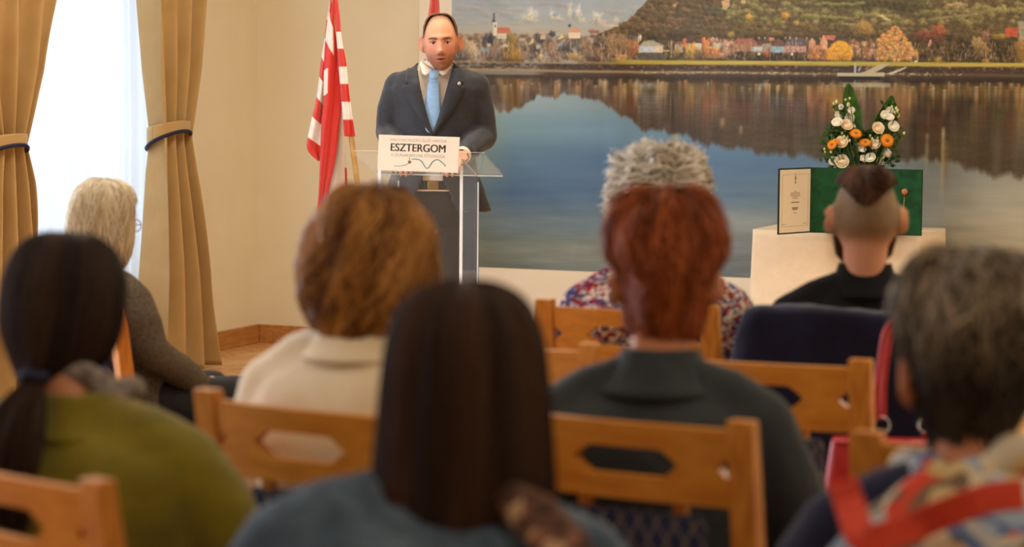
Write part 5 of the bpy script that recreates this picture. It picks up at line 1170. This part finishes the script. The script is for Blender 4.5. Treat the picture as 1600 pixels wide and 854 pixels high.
# scarves
def scarf(root, m, zc, layers, seed, name='scarf', cy=-.01):
    rg = random.Random(seed); mb = MB()
    for (dz_, rx, ry, th, ph) in layers:
        pts = []; N_ = 26
        for i in range(N_+1):
            a = 6.283*i/N_+ph
            pts.append(Vector((rx*math.cos(a)*(1+.05*math.sin(3*a+ph)), cy+ry*math.sin(a), zc+dz_+.018*math.sin(a+ph)+.012*math.sin(3*a+ph*2))))
        mb.tube(pts, [th*(1+.22*math.sin(i*1.7+ph)) for i in range(N_+1)], 12, (1, 1.15))
    o = mb.obj(name, m, root, fix=False); bake(o, .008, 3); folds(o, .006, 26, seed); return o
silk = cells_mat('painted_silk', [(150, 168, 190), (214, 200, 176), (176, 176, 176), (84, 112, 160), (200, 178, 132), (118, 98, 76), (186, 196, 204), (206, 70, 50), (196, 186, 166)], 17, .55, warp=.7, wscale=5)
scarf(r, silk, z(1.03), [(0, .085, .075, .026, 0), (.022, .075, .068, .022, 2)], 2)
def shawl(root, m, zf, sx0, seed, name='scarf_drape', rim=None):
    """square of silk lying over the shoulders and down the back"""
    def fn(u, v):
        x = (u-.5)*.50; t = v; ax = abs(x)
        top_z = zf(1.045)-max(0, ax-.07)*.55-max(0, ax-.16)*1.0
        y = -.075-.095*min(1, t*2.2)-.012*math.sin(x*40+seed)*t+.06*max(0, ax-.12)
        zz = top_z-.24*max(0, t-.12)*(1-ax*1.5)+.006*math.sin(x*55+t*9)
        return (x, y, zz+.012)
    o = MB().grid(fn, 60, 30).obj(name, m, root, solid=.005, fix=False); return o
shawl(r, silk, z, .25, 1.)
dq = -(CM.inverted() @ (r.matrix_basis @ Vector((0, 0, 1)))).z; RI = r.matrix_basis.inverted()
def band(pxs, dof, nm, m, wpx=24):
    q = cr([(a_, b_, c_) for (a_, b_), c_ in zip(pxs, dof)], 60)
    def fn(u, v):
        i = min(int(v*59), 58); t_ = q[i+1]-q[i]; n_ = Vector((-t_[1], t_[0], 0)).normalized(); c_ = q[min(int(round(v*59)), 59)]
        return RI @ P(c_[0]+n_.x*(u-.5)*2*wpx, c_[1]+n_.y*(u-.5)*2*wpx, dq-c_[2]+.006*math.sin(v*14))
    o = MB().grid(fn, 8, 90).obj(nm, m, r, solid=.006, fix=False); return o
bd = band([(1316, 752), (1332, 800), (1350, 842), (1410, 828), (1480, 800), (1545, 778), (1600, 772)], (.13, .17, .20, .215, .22, .22, .22), 'scarf_border', mat('vermilion_border', (214, 78, 54), (196, 60, 44), .7), 24); bd['label'] = 'vermilion scarf border'
# grey scarf of the pony tail sitter, brown shawl of the black haired one
pr_ = [o for o in bpy.data.objects if o.get('label', '').startswith('person with dark hair in a low')][0]
scarf(pr_, mat('grey_knit_scarf', (176, 164, 156), (120, 110, 106), .9, 60, .5, 200), 1.0, [(0, .078, .055, .018, 1), (.02, .068, .052, .015, 3)], 4, cy=.03)
pr_ = [o for o in bpy.data.objects if o.get('label', '').startswith('person with long straight')][0]
# bag strap like bundle of the scarf over her right shoulder
so_ = MB(); so_.tube([(.10, -.06, 1.0), (.15, -.10, .985), (.19, -.14, .955), (.215, -.165, .90), (.22, -.17, .82), (.20, -.17, .74)], [.02, .026, .03, .032, .03, .02], 14); o = so_.obj('scarf_end', sc, pr_, fix=False); folds(o, .008, 30, 3)

# ------------------------------------------------------------------ the speaker
SPD = 11.02
g = G(681, 1.1, SPD); SYAW = D2(22+180-3)
spk = tag(empty('person', (g.x, g.y, 0), SYAW), 'bearded person in a charcoal suit and pale blue tie speaking behind the lectern', 'person')
TOPZ = pz(23, 690, SPD); hc = Vector((-.024, .075, TOPZ-.121)); X = headM(hc, D2(3), -.06, .045)
b = MB(); S_ = 1.0
tor = [(.86, .165, .115, 0), (.92, .175, .125, .0), (1.02, .160, .115, .01), (1.12, .158, .112, .012), (1.24, .165, .112, .012), (1.37, .176, .112, .01), (1.46, .172, .098, .0), (1.495, .130, .075, -.0), (1.52, .075, .062, .01), (1.545, .058, .056, .02)]
b.loft(tor, 40)
nb = Vector((0, .02, 1.49)); b.limb([nb, nb*.5+hc*.5+Vector((0, -.02, -.02)), hc+Vector((0, -.015, -.03))], [.060, .058, .058], 24)
hv, hf = head_verts(96, 84, 1.15, .66); b.add([X @ Vector((p[0]*.965, p[1], p[2]*1.02)) for p in hv], hf)
for sd in (-1, 1): ear(b, sd, X @ Matrix.Translation((-sd*.004, 0, 0)), 1.05, .55)
ELB = {1: Vector((.208, -.01, 1.245)), -1: Vector((-.206, -.0, 1.235))}; WRI = {1: Vector((.145, .26, 1.165)), -1: Vector((-.135, .27, 1.165))}
for sd in (-1, 1):
    shd = Vector((sd*.165, -.0, 1.455)); el = ELB[sd]; wr = WRI[sd]
    b.limb([shd, (shd+el)/2, el], [.055, .050, .042]); b.limb([el, (el+wr)/2, wr], [.042, .038, .027])
    hand(b, wr+Vector((0, .02, 0)), (-sd*.35, 1, -.30), (0, .25, 1), (-sd, .2, 0), 1.02, .45)
    hp = Vector((sd*.095, 0, .90)); kn = Vector((sd*.11, .01, .50)); an = Vector((sd*.12, -.02, .09))
    b.limb([hp, (hp+kn)/2, kn], [.088, .075, .056]); b.limb([kn, (kn+an)/2, an], [.055, .050, .036]); b.limb([an, Vector((sd*.13, .12, .04))], [.036, .028])
b.ball((0, -.02, .90), (.16, .11, .10), 24)
MS = attr_mat('speaker_skin', 'tone', rough=.6, spec=.22)
body = b.obj('body', MS, spk, fix=False); bake(body, .0042, 5, .4)
v = vco(body.data); Xi = np.array(X.inverted()); hl = v @ Xi[:3, :3].T+Xi[:3, 3]; x_, y_, z_ = hl.T
c = skin_cols(hl, (226, 162, 130)); 
gs = lambda x0, z0, wx, wz: np.exp(-((x_-x0)/wx)**2-((z_-z0)/wz)**2)*(y_ > .03)
c = mixc(c, .35*(gs(.042, -.022, .02, .018)+gs(-.042, -.022, .02, .018)), (224, 122, 104))
jaw_ = sm((-.048-z_+.25*np.clip(np.abs(x_)-.03, 0, 1))/.007)*(z_ > -.135)*(y_ > -.005+0*x_)
side = sm((np.abs(x_)-.060)/.004)*sm((.0-z_)/.01)*(y_ > 0)*(y_ < .055)*(z_ > -.09)
moust = gs(0, -.0495, .026, .0055)*1.2
stub = np.clip(np.maximum(np.maximum(jaw_*.72, side*.55), moust*1.0), 0, .9)
stub *= 1-np.clip(1.3*(gs(0, -.066, .021, .0085)), 0, 1)
c = mixc(c, stub*(1+.15*wn(hl, 260, 4)), (112, 76, 56))
c = mixc(c, np.clip(1.5*gs(0, -.0665, .0195, .0062), 0, 1), (188, 96, 84)); c = mixc(c, np.clip(1.8*gs(0, -.0645, .0175, .0030), 0, 1)*.95, (78, 28, 24))
c = mixc(c, (np.abs(x_) > .07)*(z_ > -.05)*(z_ < .05)*(y_ < .03)*.25, (214, 112, 92))
c = mixc(c, np.clip(1.4*(gs(.008, -.043, .004, .003)+gs(-.008, -.043, .004, .003)), 0, 1)*.7, (90, 44, 36))
scalp = sm((z_-.100+.9*np.clip(np.abs(x_)-.045, 0, 1))/.004)*sm((.06-y_)/.01)
side2 = np.maximum(sm((z_-.022)/.006)*sm((.040-y_)/.005)*(np.abs(x_) < .078), sm((z_-.03)/.006)*sm((np.abs(x_)-.058+.25*(z_-.06))/.003)*(y_ < .07)*(z_ < .11))
back = sm((-y_-.02)/.01)*(z_ > -.06)*(np.abs(x_) < .076-.0)
c = mixc(c, np.maximum(np.maximum(scalp, side2), back*1.0)*.86, (74, 50, 36)); setattr_col(body.data, 'tone', c)
hsp = hair_m('cropped_brown_hair', (96, 72, 52), (150, 114, 86), .8)
hair(spk, 'hair', X, [(.1222, .001, .001, .001), (.1205, .029, .029, .03), (.110, .048, .048, .053), (.092, .0610, .063, .073), (.066, .0700, .074, .091), (.034, .0732, .077, .099), (.018, .0738, .078, .100)], hsp, n=5200, K=4, rad=.0009, t0=(0, .92), dt=(.03, .06), drift=.03, wave=(.0, 1), lift=(0, .02), face=(1.18, .17, 2), seed=21, tone=(.6, .3), inner=.97)
# eyes, brows
ey_w = mat('eye_white', (232, 226, 218), None, .3); iris = mat('iris_brown', (52, 34, 26), None, .25); brow_m = mat('brow_brown', (120, 82, 60), None, .8)
for s_ in (-1, 1):
    ec = Vector((s_*.0305, .0725, .004)); e = MB().ball(X @ ec, (.0115, .0115, .0115), 20).obj('eye', ey_w, spk)
    MB().ball(X @ (ec+Vector((-.0005, .0078, -.0005))), (.0056, .0048, .0056), 14).obj('iris', iris, e)
    lid = MB(); lid.tube([X @ (ec+Vector((.0125*math.cos(a), .0095+.0035*math.sin(a), -.0004+.0068*math.sin(a)))) for a in np.linspace(.05, 3.09, 12)], .0026, 8); lo = lid.obj('eyelid', mat('eyelid_skin', (190, 118, 90), None, .5) if s_ < 0 else bpy.data.materials['eyelid_skin'], spk)
    br = MB(); br.tube([X @ Vector((s_*(.013+.036*t), .0985-.016*t*t, .0205+.0050*math.sin(t*2.6)-.002*t)) for t in np.linspace(0, 1, 9)], [.0018, .0030, .0034, .0034, .0032, .0030, .0026, .002, .001], 8, (1, 1.2)); br.obj('eyebrow', brow_m, spk)
# trousers, shoes, belt
tm = MB(); tm.loft([(.84, .172, .125, -.005), (.92, .178, .130, -.0), (1.0, .165, .122, .008), (1.055, .158, .118, .01)], 36)
for sd in (-1, 1):
    hp = Vector((sd*.092, 0, .90)); kn = Vector((sd*.11, .015, .50)); an = Vector((sd*.12, -.02, .07))
    tm.limb([hp, (hp+kn)/2, kn], [.098, .090, .078]); tm.tube([kn, (kn+an)/2, an], [.078, .074, .072], 18)
to = tm.obj('trousers', cloth_m('charcoal_trousers', (50, 42, 36), (42, 35, 30)), spk, fix=False); bake(to, .012, 4); folds(to, .004, 10, 3, (1, 1, .4))
MB().loft([(1.012, .168, .126, .008), (1.018, .170, .128, .008), (1.046, .170, .128, .009), (1.05, .168, .126, .009)], 40).obj('belt', M['black'], spk); MB().box((0, .138, 1.031), (.045, .008, .034)).obj('belt_buckle', M['gold'], spk, bevel=.002)
for sd in (-1, 1): MB().loft([(0, .048, .14, .05, sd*.13), (.025, .05, .145, .05, sd*.13), (.065, .042, .10, .03, sd*.13), (.09, .036, .05, -.01, sd*.13)], 20).obj('shoe', M['black'], spk)
# shirt under the jacket
SHM = mat('white_shirt', (240, 228, 214), (234, 221, 205), .7, 30, .05, 500)
shm = MB(); shm.loft([(1.0, .166, .124, .01), (1.12, .166, .122, .012), (1.24, .172, .122, .012), (1.37, .182, .122, .01), (1.45, .178, .108, .0), (1.50, .135, .084, .0), (1.53, .082, .072, .012), (1.56, .062, .062, .022)], 40, cap=True); sho = shm.obj('shirt', SHM, spk, fix=False); bake(sho, .009, 4); folds(sho, .002, 18, 2)
# jacket: shell open in front, cut in a V above the button and apart again below
SUIT = mat('charcoal_suit', (46, 48, 56), (38, 40, 48), .62, 60, .06, 500, sheen=.15, spec=.35)
jr = [(.915, .240, .155, .0), (1.0, .215, .150, .004), (1.10, .182, .142, .010), (1.20, .166, .140, .012), (1.32, .172, .138, .010), (1.44, .204, .126, .004), (1.487, .196, .108, -.0), (1.515, .150, .096, .0), (1.535, .100, .086, .008), (1.555, .080, .076, .015)]
JR = cr(jr, 160)
def jsurf(z):
    i = np.searchsorted(JR[:, 0], z); i = min(max(i, 1), len(JR)-1); return JR[i]
def jfront(x, z, off=0.):
    _, rx, ry, cy = jsurf(z)[:4]; u = min(.999, abs(x)/rx); return cy+(ry+off)*(1-u**2.3)**(1/2.3)
j = MB(); j.loft(jr, 64)
for sd in (-1, 1):
    shd = Vector((sd*.163, -.0, 1.450)); el = ELB[sd]; wr = WRI[sd]
    j.limb([shd, (shd+el)/2+Vector((sd*.006, 0, 0)), el], [.064, .060, .054]); j.limb([el, (el+wr)/2, wr+(el-wr)*.10], [.054, .050, .042])
jo = j.obj('jacket', SUIT, spk, fix=False); bake(jo, .0095, 5); folds(jo, .0055, 13, 5, (1, 1, 1.2)); folds(jo, .002, 38, 7)
VB = 1.25                                            # button height
def vhalf(z):
    if z > VB: return .080*min(1, (z-VB)/(1.53-VB))**.78+.0
    return .002+.11*max(0, (VB-.075-z)/.2)**1.1*.72
bm = bmesh.new(); bm.from_mesh(jo.data)
kill = [f for f in bm.faces if (lambda c: c.y > .045 and (abs(c.x) < (vhalf(c.z) if c.z > VB else (vhalf(c.z) if c.z < VB-.075 else -1))) and abs(c.x) < .2 and c.z < 1.56 and (c.z > VB+.004 or c.z < VB-.08))(f.calc_center_median())]
bmesh.ops.delete(bm, geom=kill, context='FACES')
low = [f for f in bm.faces if f.calc_center_median().z < .91 and abs(f.normal.z) > .8 and abs(f.calc_center_median().x) < .19]; bmesh.ops.delete(bm, geom=low, context='FACES')
topf = [f for f in bm.faces if f.calc_center_median().z > 1.54 and f.normal.z > .7]; bmesh.ops.delete(bm, geom=topf, context='FACES')
bm.to_mesh(jo.data); bm.free(); md = jo.modifiers.new('solid', 'SOLIDIFY'); md.thickness = .006; md.offset = -1
def lapel(sd):
    def fn(u, v):
        z0 = VB-.005+(1.525-VB+.005)*v; inn = vhalf(z0)-.004 if z0 > VB else .0
        wd = .006+.070*math.sin(min(1, v*1.15)*1.57)*(1 if v < .74 else (.62 if v < .80 else .78-(v-.80)*1.2))
        x = inn+wd*u; return (sd*x, jfront(x, z0, .0)+.010+.007*math.sin(u*3.14), z0)
    return MB().grid(fn, 10, 60).obj('lapel', SUIT, spk, solid=.005, fix=False)
for sd in (-1, 1): lapel(sd)
def jcoll(u, v):                                      # collar round the neck
    a = math.pi*(-.08+1.16*u)+math.pi; rx = .082+.022*v; return (rx*math.cos(a), .004+.088*math.sin(a)*(1+.25*v), 1.582-.052*v-.030*math.sin(a+math.pi)*0-.045*abs(math.cos(a))**2*(1))
MB().grid(jcoll, 36, 6).obj('jacket_collar', SUIT, spk, solid=.006, fix=False)
MB().ball((0, jfront(0, VB-.005)+.008, VB-.005), (.008, .004, .008), 12).obj('button', M['black'], spk)
# shirt collar wings and tie
for sd in (-1, 1):
    mb = MB(); pts = [(sd*.012, .088, 1.492), (sd*.070, .060, 1.525), (sd*.074, .040, 1.560), (sd*.050, .105, 1.455), (sd*.028, .112, 1.450)]
    a, b1, c1, d1, e1 = [Vector(p) for p in pts]
    def fn(u, v, a=a, b1=b1, c1=c1, d1=d1, e1=e1): 
        tp = (Vector((sd*.010, .095, 1.522))*(1-u)+Vector((sd*.058, .060, 1.558))*u); bt = (Vector((sd*.046, .124, 1.492))*(1-u)+Vector((sd*.062, .068, 1.534))*u)
        if u < .25: bt = Vector((sd*.012, .108, 1.512))*(1-u/.25)+Vector((sd*.046, .124, 1.490))*(u/.25)
        return tp*(1-v)+bt*v+Vector((0, .006*math.sin(v*3.14), 0))
    mb.grid(fn, 16, 5); mb.obj('shirt_collar', SHM, spk, solid=.004, fix=False)
TIE = mat('pale_blue_silk', (150, 190, 232), (136, 176, 222), .4, 80, .05, 300, spec=.5, sheen=.2)
def tf(u, v):
    z0 = 1.505-(1.505-1.10)*v; wd = .017+.020*min(1, v*2.5) if v > .08 else .021-.05*v
    x = (u-.5)*2*wd; base = jfront(0, z0) if z0 > 1.0 else .13
    return (x+.004*math.sin(v*4), min(base, .165)-.004+.006*(1-((u-.5)*2)**2)+(.012 if v < .1 else 0), z0)
MB().grid(tf, 8, 50).obj('tie', TIE, spk, solid=.004, fix=False)
MB().loft([(1.480, .013, .011, .122), (1.494, .020, .015, .118), (1.512, .021, .015, .110), (1.519, .017, .012, .106)], 20).obj('tie_knot', TIE, spk)
# pin, cuffs, watch
pin = Vector((-.108, jfront(.108, 1.46)+.018, 1.462)); MB().ball(pin, (.0085, .004, .0085), 14).obj('lapel_pin', M['metal'], spk)
for sd in (-1, 1):
    el, wr = ELB[sd], WRI[sd]; dd = (wr-el).normalized(); MB().tube([wr-dd*.035, wr+dd*.012], [.037, .036], 20).obj('shirt_cuff', SHM, spk)
wr = WRI[-1]; dd = (wr-ELB[-1]).normalized(); wa = MB().tube([wr+dd*.014, wr+dd*.034], [.031, .030], 20).obj('watch', M['black'], spk); wa['label'] = 'dark wristwatch'

# ------------------------------------------------------------------ navy coat over the chair of the top knot sitter
coat_c = cloth_m('navy_coat_wool', (26, 26, 54), (20, 20, 42), .2, .2)
NC = chI.location; rz = D2(6)
cmb = MB()
zs_ = [.50, .60, .72, .84, .92, .965, .990, 1.0]
rxs = [.335, .325, .305, .282, .268, .256, .246, .225]; rys = [.085, .078, .070, .062, .056, .050, .042, .026]
cmb.loft([(z0, rx, ry, -.06+(.98-z0)*.12-.02) for z0, rx, ry in zip(zs_, rxs, rys)], 96, 3.)
co = cmb.obj('coat', coat_c, None, fix=False); co.location = (NC.x, NC.y, 0); co.rotation_euler = (0, 0, rz); bake(co, .010, 5); folds(co, .009, 11, 4, (1, .6, .25)); folds(co, .004, 30, 4)
tag(co, 'navy wool coat draped over the chair back of the top knot sitter', 'coat')

# ------------------------------------------------------------------ red handbag
BD = 5.52
LEA = mat('red_leather', (196, 40, 36), (176, 30, 28), .38, 30, .12, 200, spec=.5)
gb = G(1375, .6, BD); bag = tag(empty('handbag', (gb.x, gb.y, .46), D2(14)), 'red leather handbag with long straps hanging behind the coat', 'handbag')
def BL(px, py, dd=0): 
    p = P(px, py, BD+dd); q = Matrix.Translation((gb.x, gb.y, .46)) @ RT(D2(14), 4, 'Z'); return q.inverted() @ p
tz = BL(1375, 684).z
bb_ = MB().loft([(tz-.26, .105, .045, 0), (tz-.25, .125, .06, 0), (tz-.10, .120, .052, 0), (tz-.01, .108, .036, 0), (tz, .104, .030, 0)], 48, 5.)
bo_ = bb_.obj('bag_body', LEA, bag); 
MB().tube([(-.10, -.036, tz-.004), (.10, -.036, tz-.004)], .005, 8).obj('piping', LEA, bag)
for k, (dx, ddd) in enumerate(((0, 0), (13, .035))):
    pts = [BL(1369+dx*.9, 655, ddd), BL(1370+dx*.8, 610, ddd), BL(1376+dx*.7, 560, ddd), BL(1383+dx*.7, 520, ddd), BL(1396+dx*.5, 499, ddd), BL(1412, 496, ddd), BL(1432, 510, ddd+.02), BL(1444, 560, ddd+.04), BL(1446, 655, ddd+.04)]
    MB().tube(cr(pts, 40), .0068, 10, (1.0, .7)).obj('strap', LEA, bag)
for px in (1378, 1447):
    rc_ = BL(px, 664); rg_ = MB().tube([rc_+Vector((.0165*math.cos(a), .006*math.sin(a), .017*math.sin(a))) for a in np.linspace(0, 6.283, 25)], .0022, 8).obj('ring', M['metal'], bag); rg_['label'] = 'silver strap ring'
    MB().box(rc_+Vector((0, 0, -.03)), (.02, .012, .03)).obj('strap_tab', LEA, bag, bevel=.002)
